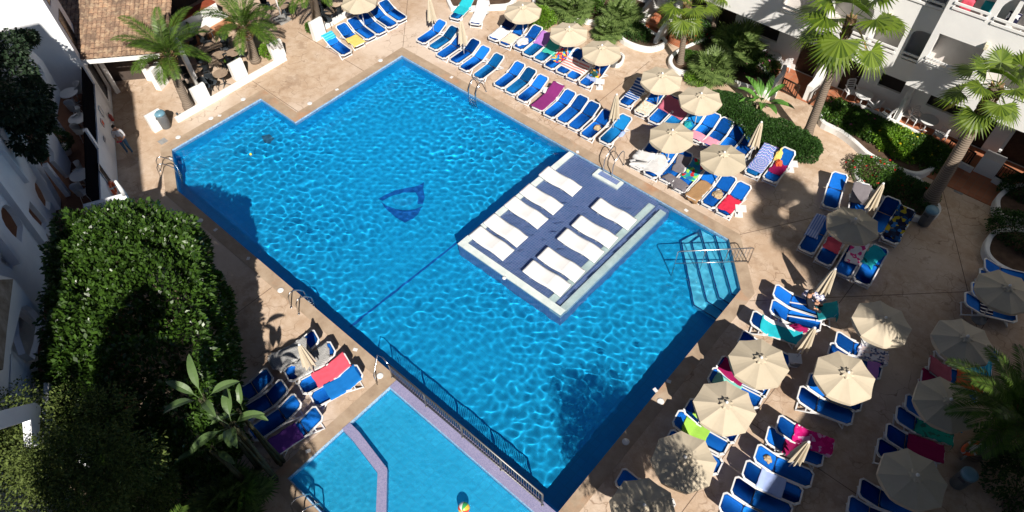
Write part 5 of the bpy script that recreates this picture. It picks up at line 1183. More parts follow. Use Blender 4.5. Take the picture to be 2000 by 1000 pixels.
t = thing('terrace_pier', 'white square pier with a sloping rail between shaded gates', 'wall pier'); bm = bmesh.new(); box(bm, ((a[0]+b[0])/2+.05, (a[1]+b[1])/2+.35, .45), (.85, .6, .9)); link('block', bm, WHITEW, t)
bm = bmesh.new(); box(bm, (0, 0, 0), (.12, 2.3, .16), Matrix.Translation(((a[0]+b[0])/2+.05, (a[1]+b[1])/2+1.75, 1.45)) @ Matrix.Rotation(R(22), 4, 'X')); link('sloping_rail', bm, WHITEW, t)
divider([(*gw(1852, 316), .3), (*gw(1895, 338), .3)], 'low white wall under the first shaded gate', .12); divider([(*gw(1935, 355), .3), (*gw(1975, 378), .3)], 'low white wall under the second shaded gate', .12)
divider([(*gw(1495, 192), .55), (*gw(1520, 172), .95), (*gw(1523, 158), .95)], 'white curved wall left of the terrace gate', .2)
def gate(p, q, label, h=.75, mat=None):
    a, b = Vector(gw(*p)), Vector(gw(*q)); L = (b-a).length; t = thing('terrace_gate', label, 'gate', (a.x, a.y, 0), math.atan2(b.y-a.y, b.x-a.x), 'dark slatted terrace gates')
    bm = bmesh.new(); box(bm, (L/2, 0, h), (L, .05, .06)); box(bm, (L/2, 0, .1), (L, .05, .05)); box(bm, (.03, 0, h/2+.02), (.06, .05, h)); box(bm, (L-.03, 0, h/2+.02), (.06, .05, h)); link('gate_frame', bm, DWOOD, t)
    bm = bmesh.new(); n = int(L/.12)
    for k in range(1, n): box(bm, (L*k/n, 0, h/2), (.03, .025, h-.1))
    link('slats', bm, DWOOD, t)
gate((1522, 177), (1554, 193), 'dark gate of the lit terracotta terrace'); gate((1842, 298), (1890, 325), 'dark shaded gate beside the thick palm'); gate((1940, 345), (1990, 372), 'dark shaded gate beyond the white pier'); gate((1580, 205), (1600, 190), 'dark side gate next to the palm trunk'); gate((1303, 78), (1316, 58), 'dark gate above the white stepped wall')
# brick steps
bs = thing('brick_steps', 'red brick steps leading up between white walls', 'steps'); a = gw(1250, 75)
for k in range(5):
    bm = bmesh.new(); box(bm, (a[0]+.1, a[1]+.9+.35*k, .06*(k+1)), (1.0, .35, .12*(k+1))); link('step', bm, TERRA, bs)
# white garden chairs / tables
WOOD = rough_mat('weathered_wood', (.22, .155, .11), (.34, .26, .19), 5, .7, .2, 30)
def chair_white():
    t = thing('garden_chair', None, 'chair')
    bm = bmesh.new(); box(bm, (0, 0, .43), (.46, .46, .035)); link('seat', bm, WHITE_PL, t)
    bm = bmesh.new(); Mx = Matrix.Translation((-.23, 0, .68)) @ Matrix.Rotation(R(-14), 4, 'Y')
    slab(bm, [(-.22, -.22), (.22, -.22), (.22, .24), (.15, .3), (-.15, .3), (-.22, .24)], [[(-.15, y), (.15, y), (.15, y+.055), (-.15, y+.055)] for y in (-.14, -.03, .08, .18)], -.012, .012, M=Mx @ Matrix(((0, 0, 1, 0), (1, 0, 0, 0), (0, 1, 0, 0), (0, 0, 0, 1)))); link('backrest', bm, WHITE_PL, t)
    for s in (-1, 1):
        bm = bmesh.new(); box(bm, (-.02, s*.25, .65), (.46, .05, .03)); link('armrest', bm, WHITE_PL, t)
        for x in (-1, 1):
            bm = bmesh.new(); tube(bm, [(x*.2, s*.22, .65 if x > 0 else .44), (x*.22, s*.25, 0)], [.022, .018], 6); link('leg', bm, WHITE_PL, t)
    return t
def chair_round(mat, nm='shell_chair'):
    t = thing(nm, None, 'chair'); bm = bmesh.new(); lathe(bm, [(.22, .42), (.24, .44), (.2, .455)], 18); link('seat', bm, mat, t)
    bm = bmesh.new(); vv = []
    for i in range(15):
        a = math.radians(75+210*i/14); hh = .30+.14*math.sin(math.pi*i/14); col_ = []
        for k in range(5):
            f = k/4; col_.append(bm.verts.new(((.23+.06*f)*math.cos(a), (.23+.06*f)*math.sin(a), .45+hh*f)))
        vv.append(col_)
    for i in range(14):
        for k in range(4): bm.faces.new((vv[i][k], vv[i+1][k], vv[i+1][k+1], vv[i][k+1]))
    bmesh.ops.solidify(bm, geom=bm.faces[:], thickness=.02); link('backrest', bm, mat, t, smooth=True)
    for k in range(4):
        a = math.pi/4+k*math.pi/2; bm = bmesh.new(); tube(bm, [(.15*math.cos(a), .15*math.sin(a), .43), (.27*math.cos(a), .27*math.sin(a), 0)], [.02, .014], 6); link('leg', bm, mat, t)
    return t
def table_round(mat, legm, r_=.42, h=.72, nm='round_table'):
    t = thing(nm, None, 'table'); bm = bmesh.new(); lathe(bm, [(r_-.02, h-.035), (r_, h-.02), (r_, h-.005), (r_-.02, h)], 28); link('table_top', bm, mat, t)
    bm = bmesh.new(); tube(bm, [(0, 0, .03), (0, 0, h-.03)], .035, 10); link('pedestal', bm, legm, t)
    for k in range(4):
        a = k*math.pi/2+.4; bm = bmesh.new(); tube(bm, [(0, 0, .1), (.3*math.cos(a), .3*math.sin(a), .015)], .02, 6); link('leg', bm, legm, t)
    return t
DARKP = rough_mat('dark_resin', (.035, .045, .055), (.05, .06, .07), 3, .5, .05)
protos = {}
def place(kind, px_, py_, rz, label, group, z=0.0, pz=.45):
    q = at(px_, py_, z+pz)
    if kind not in protos:
        o = {'cw': chair_white, 'cr': lambda: chair_round(WHITE_PL), 'cd': lambda: chair_round(DARKP, 'bar_chair'), 'tw': lambda: table_round(WHITE_PL, WHITE_PL), 'td': lambda: table_round(WOOD, DARKP, .38, nm='bar_table')}[kind]()
        protos[kind] = o; o.location = (q.x, q.y, z); o.rotation_euler.z = rz; tag(o, label, None, group)
    else: dup(protos[kind], (q.x, q.y, z), rz, label, group)
gC = 'white garden chairs on the ground terraces'; gT = 'white round tables on the ground terraces'
for i, (k, x, y, rz, l) in enumerate([('cw', 1662, 178, -.8, 'white garden chair nearest the dark doorway behind the palm'), ('tw', 1684, 193, 0, 'white round table with a cloth behind the wavy planter'), ('cw', 1708, 205, 2.6, 'white garden chair facing the table behind the planter'), ('cw', 1728, 225, 2.9, 'white garden chair by the sloping wall'),
    ('cw', 1765, 220, -.9, 'white garden chair in the lit corner of the right terrace'), ('cw', 1790, 232, -.5, 'white garden chair left of the bright round table'), ('tw', 1810, 242, 0, 'bright white round table on the right terrace'), ('cw', 1838, 262, 2.8, 'white garden chair half in shade beside the thick palm'),
    ('cw', 1497, 108, -.6, 'white slatted chair near the terrace gate'), ('tw', 1508, 118, 0, 'round white table near the terrace gate'), ('cw', 1533, 125, 2.4, 'white chair in the sun before the terrace gate'), ('cw', 1365, 55, -.8, 'white bench chair behind the slim palm'), ('cw', 1385, 58, -.8, 'second white chair behind the slim palm')]):
    place(k, x, y, rz, l, gC if k == 'cw' else gT)
q = onplane(1885, 22, (0, YR+1, 0), Vector((0, 1, 0)))
for px_, py_, nm, m_, l in ((1890, 8, 'draped_towel', MT['coral'], 'red and white towel drying on the upper balcony'), (1930, 16, 'balcony_cushion', MT['teal'], 'dark teal cushion on the upper balcony'), (1978, 36, 'striped_cushion', MT['zebra'], 'black and white zigzag cushion on the arched balcony')):
    q = onplane(px_, py_, (0, YR+.55, 0), Vector((0, 1, 0))); bm = bmesh.new(); bmesh.ops.create_cube(bm, size=1); bmesh.ops.subdivide_edges(bm, edges=bm.edges[:], cuts=4, use_grid_fill=True)
    for v in bm.verts: v.co = v.co.normalized()*.5*.35+v.co*.65; v.co = Vector((v.co.x*.5, v.co.y*.2, v.co.z*.5)); v.co += Vector((noise.noise(v.co*6), noise.noise(v.co*6+Vector((3, 0, 0))), 0))*.04
    tag(link(nm, bm, m_, smooth=True, loc=q), l, 'cushion' if 'cushion' in nm else 'towel')
# ------------------------------------------------------------------ left building (rotated), local frame u along facade, n outward
O3 = Vector((-26.22, 3.75, 0))*S; U3 = Vector((.8955, -.445, 0)).normalized(); N3 = Vector((.445, .8955, 0)).normalized()
LM = Matrix(((U3.x, N3.x, 0, O3.x), (U3.y, N3.y, 0, O3.y), (0, 0, 1, 0), (0, 0, 0, 1)))       # (u, n, z) -> world
def LP(v, th=0): return LM @ Matrix(((1, 0, 0, 0), (0, 0, 1, v), (0, 1, 0, 0), (0, 0, 0, 1)))  # 2d (u, z) in the plane n = v
def onv(px_, py_, v):
    w_ = onplane(px_, py_, O3+N3*v, N3); q = w_-O3; return (q.dot(U3), w_.z)
BLUEW = rough_mat('white_render_left', (.70, .72, .75), (.78, .80, .82), 1.2, .85, .25, 18, .2)
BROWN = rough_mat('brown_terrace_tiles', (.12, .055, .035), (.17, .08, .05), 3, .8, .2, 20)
lb = thing('balcony_building', 'white stepped balcony building in shade along the left edge', 'building')
def lbox(name, u0, u1, n0, n1, z0, z1, mat, par=lb):
    bm = bmesh.new(); box(bm, ((u0+u1)/2, (n0+n1)/2, (z0+z1)/2), (u1-u0, n1-n0, z1-z0), LM); return link(name, bm, mat, par)
def lpoly(name, pts, v, th, mat, holes=(), par=lb):
    P = [onv(*p, v) for p in pts]; Hh = [[onv(*p, v) for p in h] for h in holes]; bm = bmesh.new(); slab(bm, P, Hh, -th, 0, M=LP(v)); return link(name, bm, mat, par)
TZ = 1.45*S
DARKSC = NT('black_screen'); DARKSC.bs(Base_Color=(.006, .006, .008, 1), Roughness=.9, Specular_IOR_Level=0.0); DARKSC = DARKSC.m
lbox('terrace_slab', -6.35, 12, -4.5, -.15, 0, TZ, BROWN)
lbox('terrace_front_wall', -6.6, 3.3, -.15, 0, 0, 1.6*S, BLUEW)
lbox('terrace_screen', -6.3, -1.5, -.10, -.06, 1.6*S+.004, 2.55*S, DARKSC); lbox('terrace_screen', -1.2, 2.9, -.10, -.06, 1.6*S+.004, 2.55*S, DARKSC)
lbox('screen_pillar', -1.48, -1.22, -.14, .02, 1.6*S+.002, 2.5*S, BLUEW)
lbox('terrace_end_wall', 3.3, 3.5, -.3, 1.35, 0, 2.4*S, BLUEW)
# tall end block with white sunlit wall and window strip
lbox('tower', -8.6, -6.35, -9, 0.0, 0, 16, BLUEW)
for z0 in (.5, 3.0, 5.6, 8.2, 10.8):
    w_ = lbox('window', -7.9, -6.85, -.02, .02, z0, z0+1.9, DGLASS); lbox('frame', -7.95, -6.8, .0, .035, z0-.08, z0-.02, BLUEW, w_)
# stepped facade pieces: outlines in their own planes
D1 = -1.75
def ring(c, rx, ry, n=14, a0=0, a1=6.283): return [(c[0]+rx*math.cos(a0+(a1-a0)*k/n), c[1]+ry*math.sin(a0+(a1-a0)*k/n)) for k in range(n)]
lpoly('parapet_wall', [(40, 78), (83, 118), (120, 181), (110, 236), (88, 208), (60, 160)], -1.35, .18, BLUEW, holes=[[(70, 126), (76, 126), (86, 142), (92, 158), (76, 160), (70, 146)]])
lbox('post', -3.2, -2.95, -1.6, -1.4, TZ, 3.4, BLUEW)
lpoly('parapet_wall', [(78, 250), (84, 236), (112, 270), (139, 318), (136, 346), (106, 314), (104, 296), (80, 268)], -1.25, .18, BLUEW)
lbox('post', 1.0, 1.25, -1.5, -1.3, TZ, 3.3, BLUEW)
lpoly('facade_wall', [(-60, 190), (0, 190), (48, 300), (70, 320), (128, 410), (124, 470), (108, 474), (90, 455), (95, 545), (80, 640), (-60, 520)], -1.9, .2, BLUEW,
      holes=[[(99, 390), (90, 370), (82, 357), (76, 351), (71, 352), (68, 359), (69, 370), (75, 385), (86, 401), (98, 412)], [(58, 392), (92, 432), (89, 450), (56, 416)], [(45, 440), (33, 419), (22, 405), (12, 399), (5, 402), (2, 412), (4, 426), (11, 441), (24, 457), (42, 474)], [(0, 352), (6, 350), (32, 384), (32, 388), (20, 380), (0, 358)], [(0, 240), (18, 276), (14, 280), (0, 262)], [(2, 484), (24, 508), (24, 526), (2, 512)], [(104, 418), (118, 430), (114, 452), (102, 440)]])
lpoly('facade_wall', [(-60, 520), (27, 545), (82, 615), (110, 660), (112, 760), (92, 790), (66, 745), (20, 690), (14, 800), (-60, 800)], -.9, .2, BLUEW,
      holes=[[(42, 600), (52, 596), (66, 604), (84, 625), (78, 665), (68, 702), (50, 690), (38, 655), (36, 622)], [(22, 682), (62, 724), (60, 790), (20, 790)]])
lbox('balcony_back_wall', -6.2, 14, -4.4, -4.2, TZ, 12, BLUEW)
for q_, v_ in (([(-20, 240), (0, 268), (55, 346), (58, 356), (0, 282), (-20, 256)], -1.72), ([(-20, 322), (0, 338), (92, 462), (97, 476), (88, 474), (0, 354), (-20, 338)], -1.68), ([(-20, 430), (0, 446), (42, 506), (40, 516), (0, 462), (-20, 446)], -1.66), ([(0, 160), (60, 288), (128, 404), (128, 414), (122, 414), (54, 298), (0, 182)], -1.70)):
    lpoly('parapet_ledge', q_, v_, .3, BLUEW)
STONE = rough_mat('weathered_ledge', (.16, .13, .10), (.34, .31, .28), 3, .9, .6, 14)
lpoly('stone_ledge', [(-40, 548), (26, 545), (14, 640), (6, 722), (-40, 700)], -.7, .1, STONE); lpoly('corner_wall', [(-20, 822), (0, 802), (68, 786), (80, 794), (76, 870), (64, 866), (60, 820), (-20, 845)], .2, .2, BLUEW)
lpoly('pillar', [(96, 745), (118, 770), (112, 880), (88, 870)], -.3, .15, BLUEW); lpoly('parapet_wall', [(134, 875), (160, 872), (182, 900), (178, 916), (150, 884)], .5, .15, BLUEW)
# hanging dark plants over the balcony
iv = thing('hanging_ivy', 'dark creeper hanging over the upper balconies', 'plant'); V = []
rs = np.random.RandomState(9)
for (x, y, r_, n_) in ((15, 95, .65, 1600), (45, 75, .35, 600), (60, 72, .3, 500), (25, 150, .85, 2600), (65, 180, .6, 1500), (40, 215, .85, 2600), (75, 215, .55, 1300), (55, 275, .55, 1300), (85, 240, .4, 700), (10, 200, .8, 1600), (70, 300, .3, 400)):
    u_, z_ = onv(x, y, -1.1); c = LM @ Vector((u_, -1.1, z_)); P, N_ = blob_points(n_, c.x, c.y, c.z, r_, r_, r_*.9, rs, 2, False, .3, .35, seed=x); V.append(leafquads(P, N_, .15, .045, rs))
quads('foliage', np.concatenate(V), DARKV, iv)
gL = 'white round-backed chairs on the raised terrace'; gL2 = 'white round tables on the raised terrace'
for k, x, y, rz, l in (('cr', 152, 178, -1.9, 'white round-backed chair against the sunlit end wall'), ('tw', 140, 190, 0, 'white round table at the far end of the raised terrace'), ('cr', 146, 212, 1.2, 'white chair just below the far round table'), ('cr', 152, 232, -2.3, 'white round-backed chair in the middle of the raised terrace'), ('tw', 158, 240, 0, 'white round table in the middle of the raised terrace'), ('cr', 158, 257, 1.4, 'white chair below the middle terrace table'),
    ('cr', 152, 334, -2.1, 'white round-backed chair at the near end of the raised terrace'), ('tw', 162, 350, 0, 'white round table at the near end of the raised terrace'), ('cr', 160, 376, 1.1, 'white chair nearest the terrace end wall')):
    place(k, x, y, rz, l, gL if k == 'cr' else gL2, z=TZ)
pp = at(133, 300, TZ); t = thing('potted_bush', 'dark round bush in a white pot on the raised terrace', 'potted plant', (pp.x, pp.y, TZ)); bm = bmesh.new(); lathe(bm, [(.18, 0), (.26, .42), (.24, .44)], 18); link('pot', bm, WHITE_PL, t)
P, N_ = blob_points(1800, 0, 0, .75, .5, .5, .42, rs, 2, False); quads('foliage', leafquads(P, N_, .09, .025, rs), HEDGE, t)
# things on the outer wall face
def onwall(px_, py_, off=.02):
    u_, z_ = onv(px_, py_, 0.0); return LM @ Vector((u_, off, z_)), math.atan2(U3.y, U3.x)
RED = NT('red_plastic'); RED.bs(Base_Color=(.45, .03, .02, 1), Roughness=.4); RED = RED.m; ORG = NT('orange_plastic'); ORG.bs(Base_Color=(.75, .12, .03, 1), Roughness=.45); ORG = ORG.m
def lifebuoy(M, label):
    t = thing('lifebuoy', label, 'lifebuoy'); t.matrix_world = M; bm = bmesh.new(); tube(bm, [(.28*math.cos(a*math.tau/24), 0, .28*math.sin(a*math.tau/24)) for a in range(24)], .06, 10, closed=True); link('ring', bm, ORG, t)
    for k in range(4):
        bm = bmesh.new(); a = k*math.pi/2+.6; tube(bm, [(.28*math.cos(a+d_), 0, .28*math.sin(a+d_)) for d_ in (-.12, 0, .12)], .065, 10); link('band', bm, WHITE_PL, t)
p, rz = onwall(216, 368, .1); lifebuoy(Matrix.Translation(p) @ Matrix.Rotation(rz, 4, 'Z') @ Matrix.Scale(1, 4), 'orange lifebuoy hanging on the shaded wall behind the clipped tree')
p = at(1899, 876, .95); lifebuoy(Matrix.Translation(p) @ Matrix.Rotation(.7, 4, 'Z') @ Matrix.Rotation(-.3, 4, 'X'), 'orange lifebuoy on a post in the dark right corner')
t = thing('lifebuoy_post', 'white post carrying the lifebuoy in the dark right corner', 'post', (p.x+.08, p.y+.1, 0)); bm = bmesh.new(); tube(bm, [(0, 0, 0), (0, 0, 1.25)], .04); link('pole', bm, WHITE_PL, t); bm = bmesh.new(); box(bm, (0, .03, .95), (.4, .03, .5)); link('board', bm, WHITE_PL, t)
p, rz = onwall(213, 230, .09); t = thing('fire_extinguisher', 'red fire extinguisher on the shaded outer wall', 'fire extinguisher', p, rz); bm = bmesh.new(); lathe(bm, [(.06, -.22), (.075, -.2), (.075, .12), (.03, .2), (.03, .24)], 14); link('cylinder', bm, RED, t); bm = bmesh.new(); box(bm, (.03, 0, .26), (.12, .04, .03)); tube(bm, [(.03, .02, .25), (.12, .05, .15), (.11, .05, -.1)], .012, 6); link('nozzle', bm, DARKP, t)
for i, (x, y, w_, h_, m_, l) in enumerate(((197, 218, .35, .45, MT['lightgrey'], 'pale notice panel on the outer wall near the extinguisher'), (199, 240, .3, .3, MT['orange'], 'small red and white notice on the outer wall'), (203, 272, .3, .12, MT['grey'], 'small grey box on the outer wall'), (205, 345, .5, 1.2, DGLASS, 'narrow dark glass panel on the outer wall'))):
    p, rz = onwall(x, y, .02); t = thing('wall_panel', l, 'sign', p, rz); bm = bmesh.new(); box(bm, (0, 0, 0), (w_, .03, h_)); link('board', bm, m_, t); bm = bmesh.new(); slab(bm, rect(-w_/2-.02, w_/2+.02, -h_/2-.02, h_/2+.02), [rect(-w_/2+.01, w_/2-.01, -h_/2+.01, h_/2-.01)], 0, .02, M=Matrix(((1, 0, 0, 0), (0, 0, 1, .012), (0, 1, 0, 0), (0, 0, 0, 1)))); link('frame', bm, WHITE_PL, t)
bm = bmesh.new(); lathe(bm, [(.1, 0), (.085, .3), (.05, .75)], 14); q = LM @ Vector((3.4, 1.3, 2.4*S)); o = link('chimney_cowl', bm, WHITE_PL, loc=q); tag(o, 'small white metal cone at the near end of the outer wall', 'vent')
# ------------------------------------------------------------------ restaurant corner, upper left
ROOF = NT('roof_tile'); s = ROOF.n('SeparateXYZ'); ROOF.set(s.inputs[0], ROOF.co)
_w = ROOF.n('TexBrick'); ROOF.set(_w.inputs[0], ROOF.co); _w.offset = 0; _w.inputs['Scale'].default_value = 1; _w.inputs['Brick Width'].default_value = .22; _w.inputs['Row Height'].default_value = .30; _w.inputs['Mortar Size'].default_value = .014; _w.inputs['Color1'].default_value = (.40, .25, .155, 1); _w.inputs['Color2'].default_value = (.27, .175, .12, 1); _w.inputs['Mortar'].default_value = (.1, .06, .04, 1)
_cc = ROOF.mix(ROOF.ramp(ROOF.noise(1.2, 5), [(.42, (0, 0, 0)), (.6, (.8, .8, .8))]), _w.outputs[0], (.13, .09, .065)); _cc = ROOF.mix(ROOF.ramp(ROOF.noise(4, 5), [(.5, (0, 0, 0)), (.65, (.5, .5, .5))]), _cc, (.55, .42, .28)); ROOF.bs(Base_Color=_cc, Roughness=.9); ROOF = ROOF.m
rs_ = thing('bar_building', 'low bar building with a worn terracotta tile roof', 'building')
# eave line (172,117)->(300,108) then roof rises away; build roof plane with real ridges
e0, e1 = at(150, 119, 3.0), at(330, 104, 3.0); ed = (e1-e0).normalized(); up_ = Vector((-ed.y, ed.x, 0)); up_ = up_ if up_.dot(Vector((-1, .3, 0))) > 0 else -up_
def tiled(name, a, dir_, updir, W_, Ln, slope, par):
    sl_ = (updir*math.cos(slope)+Vector((0, 0, math.sin(slope)))).normalized(); nn_ = dir_.cross(sl_); nn_ = nn_ if nn_.z > 0 else -nn_
    Mx = Matrix(((dir_.x, sl_.x, nn_.x, a.x), (dir_.y, sl_.y, nn_.y, a.y), (dir_.z, sl_.z, nn_.z, a.z), (0, 0, 0, 1)))
    bm = bmesh.new(); nx = int(W_/.22)*6; ny = int(Ln/.30)*2; vv = []
    for i in range(nx+1):
        r_ = []
        for j in range(ny+1):
            x = W_*i/nx; y = Ln*(j//2+(j % 2)*.96)/(ny/2); z = .055*abs(math.sin(math.pi*x/.22))+(.0 if j % 2 else .035)
            r_.append(bm.verts.new((x, y, z)))
        vv.append(r_)
    for i in range(nx):
        for j in range(ny): bm.faces.new((vv[i][j], vv[i+1][j], vv[i+1][j+1], vv[i][j+1]))
    o = link(name, bm, ROOF, par); o.matrix_world = Mx; return o
tiled('tiled_roof', e0-ed*1.2, ed, up_, (e1-e0).length+1.2, 9.5, R(18), rs_)
bm = bmesh.new(); box(bm, (0, 0, 0), ((e1-e0).length+1.2, .12, .16), Matrix(((ed.x, up_.x, 0, (e0.x+e1.x)/2-ed.x*.6-up_.x*.04), (ed.y, up_.y, 0, (e0.y+e1.y)/2-ed.y*.6-up_.y*.04), (0, 0, 1, 2.93), (0, 0, 0, 1)))); link('eave_board', bm, WHITEW, rs_)
def frame_box(name, a, b, depth, z0, z1, mat, par):
    d = (b-a).normalized(); Mx = Matrix(((d.x, up_.x, 0, a.x), (d.y, up_.y, 0, a.y), (0, 0, 1, 0), (0, 0, 0, 1))); L = (b-a).length
    bm = bmesh.new(); box(bm, (L/2, depth/2, (z0+z1)/2), (L, depth, z1-z0), Mx); return link(name, bm, mat, par)
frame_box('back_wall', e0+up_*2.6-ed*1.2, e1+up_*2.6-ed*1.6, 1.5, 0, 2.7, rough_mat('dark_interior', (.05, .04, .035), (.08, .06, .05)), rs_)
for f in (.02, .98):
    c = e0+(e1-e0)*f+up_*1.6; bm = bmesh.new(); box(bm, (c.x, c.y, 1.45), (.22, .22, 2.9)); link('post', bm, WHITEW, rs_)
# second roof and the bar front
g0, g1 = at(262, -2, 3.3), at(350, -12, 3.3)
g0 = at(296, 16, 3.0); g1 = at(350, -6, 3.0); gd = (g1-g0).normalized(); gu = Vector((-gd.y, gd.x, 0)); gu = gu if gu.dot(up_) > 0 else -gu
br = thing('bar_counter', 'white and red bar counter below the second tiled roof', 'counter')
c0, c1 = at(330, 52, 1.1), at(420, 2, 1.1); cdv = (c1-c0); cdv.z = 0; L = cdv.length; cdv.normalize(); cu = Vector((-cdv.y, cdv.x, 0)); cu = cu if cu.x < 0 else -cu
Mx = Matrix(((cdv.x, cu.x, 0, c0.x), (cdv.y, cu.y, 0, c0.y), (0, 0, 1, 0), (0, 0, 0, 1)))
bm = bmesh.new(); box(bm, (L/2, .2, .5), (L, .4, 1.0), Mx); link('body', bm, WHITEW, br); bm = bmesh.new(); box(bm, (L/2, .3, 1.04), (L, .6, .07), Mx); link('counter_top', bm, rough_mat('red_wood', (.2, .04, .02), (.28, .07, .03)), br)
bm = bmesh.new(); box(bm, (L/2, -.5, .28), (L, .7, .56), Mx); link('bench', bm, WHITEW, br); bm = bmesh.new(); box(bm, (L/2, -.95, .22), (L, .2, .44), Mx); link('bench_edge', bm, rough_mat('clay_edge', (.4, .18, .09), (.5, .25, .14)), br)
_a = c0+cu*1.7-cdv*.9; _a.z = 2.75; tiled('tiled_roof', _a, cdv, cu, L+6, 5, R(16), rs_)
bm = bmesh.new(); box(bm, (L/2, 4.4, 1.3), (L+3, 3.2, 2.6), Mx); link('shaded_opening', bm, rough_mat('dark_interior_2', (.03, .025, .02), (.05, .04, .03)), br)  # solid box, its dark colour stands in for shade under the roof
# low white boundary wall x = const with pillars
bw = thing('bar_wall', 'low white wall with slanted white pillars beside the bar terrace', 'wall'); xw = -31.3*S*.0-34.45
xw = at(430, 193).x
y0w, y1w = at(338, 232).y, at(552, 112).y
bm = bmesh.new(); box(bm, (xw-.1, (y0w+y1w)/2, .12), (.22, y1w-y0w, .24)); link('low_wall', bm, WHITEW, bw)
def pillar(px_, py_, rz=0, h=.95):
    q = at(px_, py_); bm = bmesh.new(); slab(bm, [(-.16, 0), (.16, 0), (.13, h), (.0, h+.03), (-.16, h-.04)], z0=-.38, z1=.38, M=Matrix.Translation((q.x, q.y, 0)) @ Matrix.Rotation(rz, 4, 'Z') @ Matrix(((1, 0, 0, 0), (0, 0, 1, 0), (0, 1, 0, 0), (0, 0, 0, 1)))); link('pillar', bm, WHITEW, bw)
pillar(313, 250); pillar(398, 198); pillar(470, 150); pillar(545, 112)
bw2 = thing('bar_entrance_wall', 'short white wall with pillar beside the top-edge loungers', 'wall'); bw_ = bw; bw = bw2
pillar(625, 74, .0, 1.1); a = at(628, 60); b = at(700, 18); bm = bmesh.new(); slab(bm, ribbon([Vector(a.xy), Vector(b.xy)], .22), z0=0, z1=.25); link('low_wall', bm, WHITEW, bw2)
sw = thing('slanted_wall', 'white slanted wall blocks under the feather palm', 'wall'); bw = sw
pillar(318, 168, .5, 1.2); pillar(300, 150, .5, 1.2)
bar_bits = [('td', 381, 134), ('td', 430, 143), ('td', 455, 102), ('td', 427, 107), ('td', 645, 20), ('td', 628, -4)]
TL = ['round wooden bar table closest to the first feather palm', 'round wooden bar table by the second white pillar', 'round wooden bar table beside the weeds', 'round wooden bar table near the long table', 'round wooden bar table behind the entrance pillar', 'round wooden bar table at the top edge']
for (k, x, y), l in zip(bar_bits, TL): place(k, x, y, .3, l, 'round tables of the bar', pz=.72)
cds = [(365,148,.4,'by the first feather palm'),(372,170,1.8,'against the first white pillar'),(392,118,-1.2,'above the darkest round table'),(400,135,2.9,'between two round tables'),(415,160,.9,'below the pillar-side table'),(446,127,-2.4,'just inside the second pillar'),(470,104,3.0,'facing the weeds'),(442,92,-1.4,'behind the far round table'),
       (450,118,1.5,'near the low wall middle'),(412,98,-.5,'left of the long table end'),(398,78,-1.4,'behind the long table'),(377,84,-1.5,'at the far side of the long table'),(438,73,2.6,'at the right end of the long table'),(365,62,-1.2,'in front of the white bench'),(500,60,2.2,'right of the second feather palm'),(402,168,.5,'in the corner by the low wall'),
       (560,22,-2,'under the white parasol base'),(520,10,1,'at the top edge under the canopy'),(640,38,.6,'below the entrance table'),(632,12,-2,'above the entrance table'),(660,22,2.9,'right of the entrance table'),(625,28,.1,'left of the entrance table')]
for x, y, rz, l in cds: place('cd', x, y, rz, 'dark bar chair '+l, 'dark bar chairs')
def long_table(p, q, label):
    a, b = at(*p, .74), at(*q, .74); L = (b-a).length; t = thing('long_table', label, 'table', (a.x, a.y, 0), math.atan2(b.y-a.y, b.x-a.x), 'long wooden tables'); bm = bmesh.new()
    for k in range(4): box(bm, (L/2, -.3+.2*k, .735), (L, .19, .03))
    link('table_top', bm, WOOD, t)
    for x in (.15, L-.15):
        for y in (-.28, .28): bm = bmesh.new(); tube(bm, [(x, y, .72), (x, y, 0)], .03, 6); link('leg', bm, DARKP, t)
long_table((378, 103), (430, 82), 'long wooden table between the feather palms'); long_table((345, 80), (375, 70), 'wooden table near the bench'); long_table((388, 66), (410, 54), 'wooden table by the second feather palm'); long_table((545, 12), (572, 2), 'wooden table near the white parasol stand')
t = thing('umbrella_stand', 'grey square base with a white pole at the bar', 'parasol base', at(552, 40)); bm = bmesh.new(); box(bm, (0, 0, .06), (.75, .75, .12)); box(bm, (0, 0, .2), (.3, .3, .18)); link('base', bm, GREYM, t); bm = bmesh.new(); tube(bm, [(0, 0, .1), (0, 0, 2.6)], .045, 10); link('pole', bm, WHITE_PL, t)
# litter bins
BING = rough_mat('grey_bin', (.10, .11, .12), (.14, .15, .16), 3, .45, .1); BINL = NT('blue_bin_lid'); BINL.bs(Base_Color=(.12, .25, .33, 1), Roughness=.35); BINL = BINL.m
def bin_(px_, py_, label, g_='round litter bins'):
    q = at(px_, py_); t = thing('litter_bin', label, 'litter bin', (q.x, q.y, 0), -1.9, g_); bm = bmesh.new(); lathe(bm, [(.2, 0), (.23, .03), (.25, .70), (.25, .78)], 24); link('body', bm, BING, t)
    bm = bmesh.new(); lathe(bm, [(.26, .781), (.265, .86), (.21, .93), (.12, .96)], 24); lid_ = link('lid', bm, BINL, t); bm = bmesh.new(); box(bm, (.252, 0, .66), (.02, .24, .1)); link('slot', bm, DARKP, t)
bin_(326, 248, 'grey litter bin with blue lid beside the end white pillar'); bin_(1803, 437, 'dark litter bin with blue lid at the shaded planter'); bin_(1197, 128, 'grey litter bin beside the striped towel parasol'); bin_(1868, 945, 'dark round bin in the lower right shade')
# small fixture on the path
t = thing('path_light', 'small dark bollard light on the path beside the bin', 'light', at(351, 232)); bm = bmesh.new(); lathe(bm, [(.05, 0), (.05, .3), (.07, .32), (.03, .38)], 12); link('body', bm, DARKP, t)
# drain covers in the deck
for x, y, l in ((1874, 373, 'square pale drain cover in the shaded paving'), (318, 276, 'small grey cover at the path corner')):
    bm = bmesh.new(); box(bm, (0, 0, .006), (.38, .38, .012)); tag(link('drain_cover', bm, GREYM, loc=at(x, y)), l, 'drain cover')
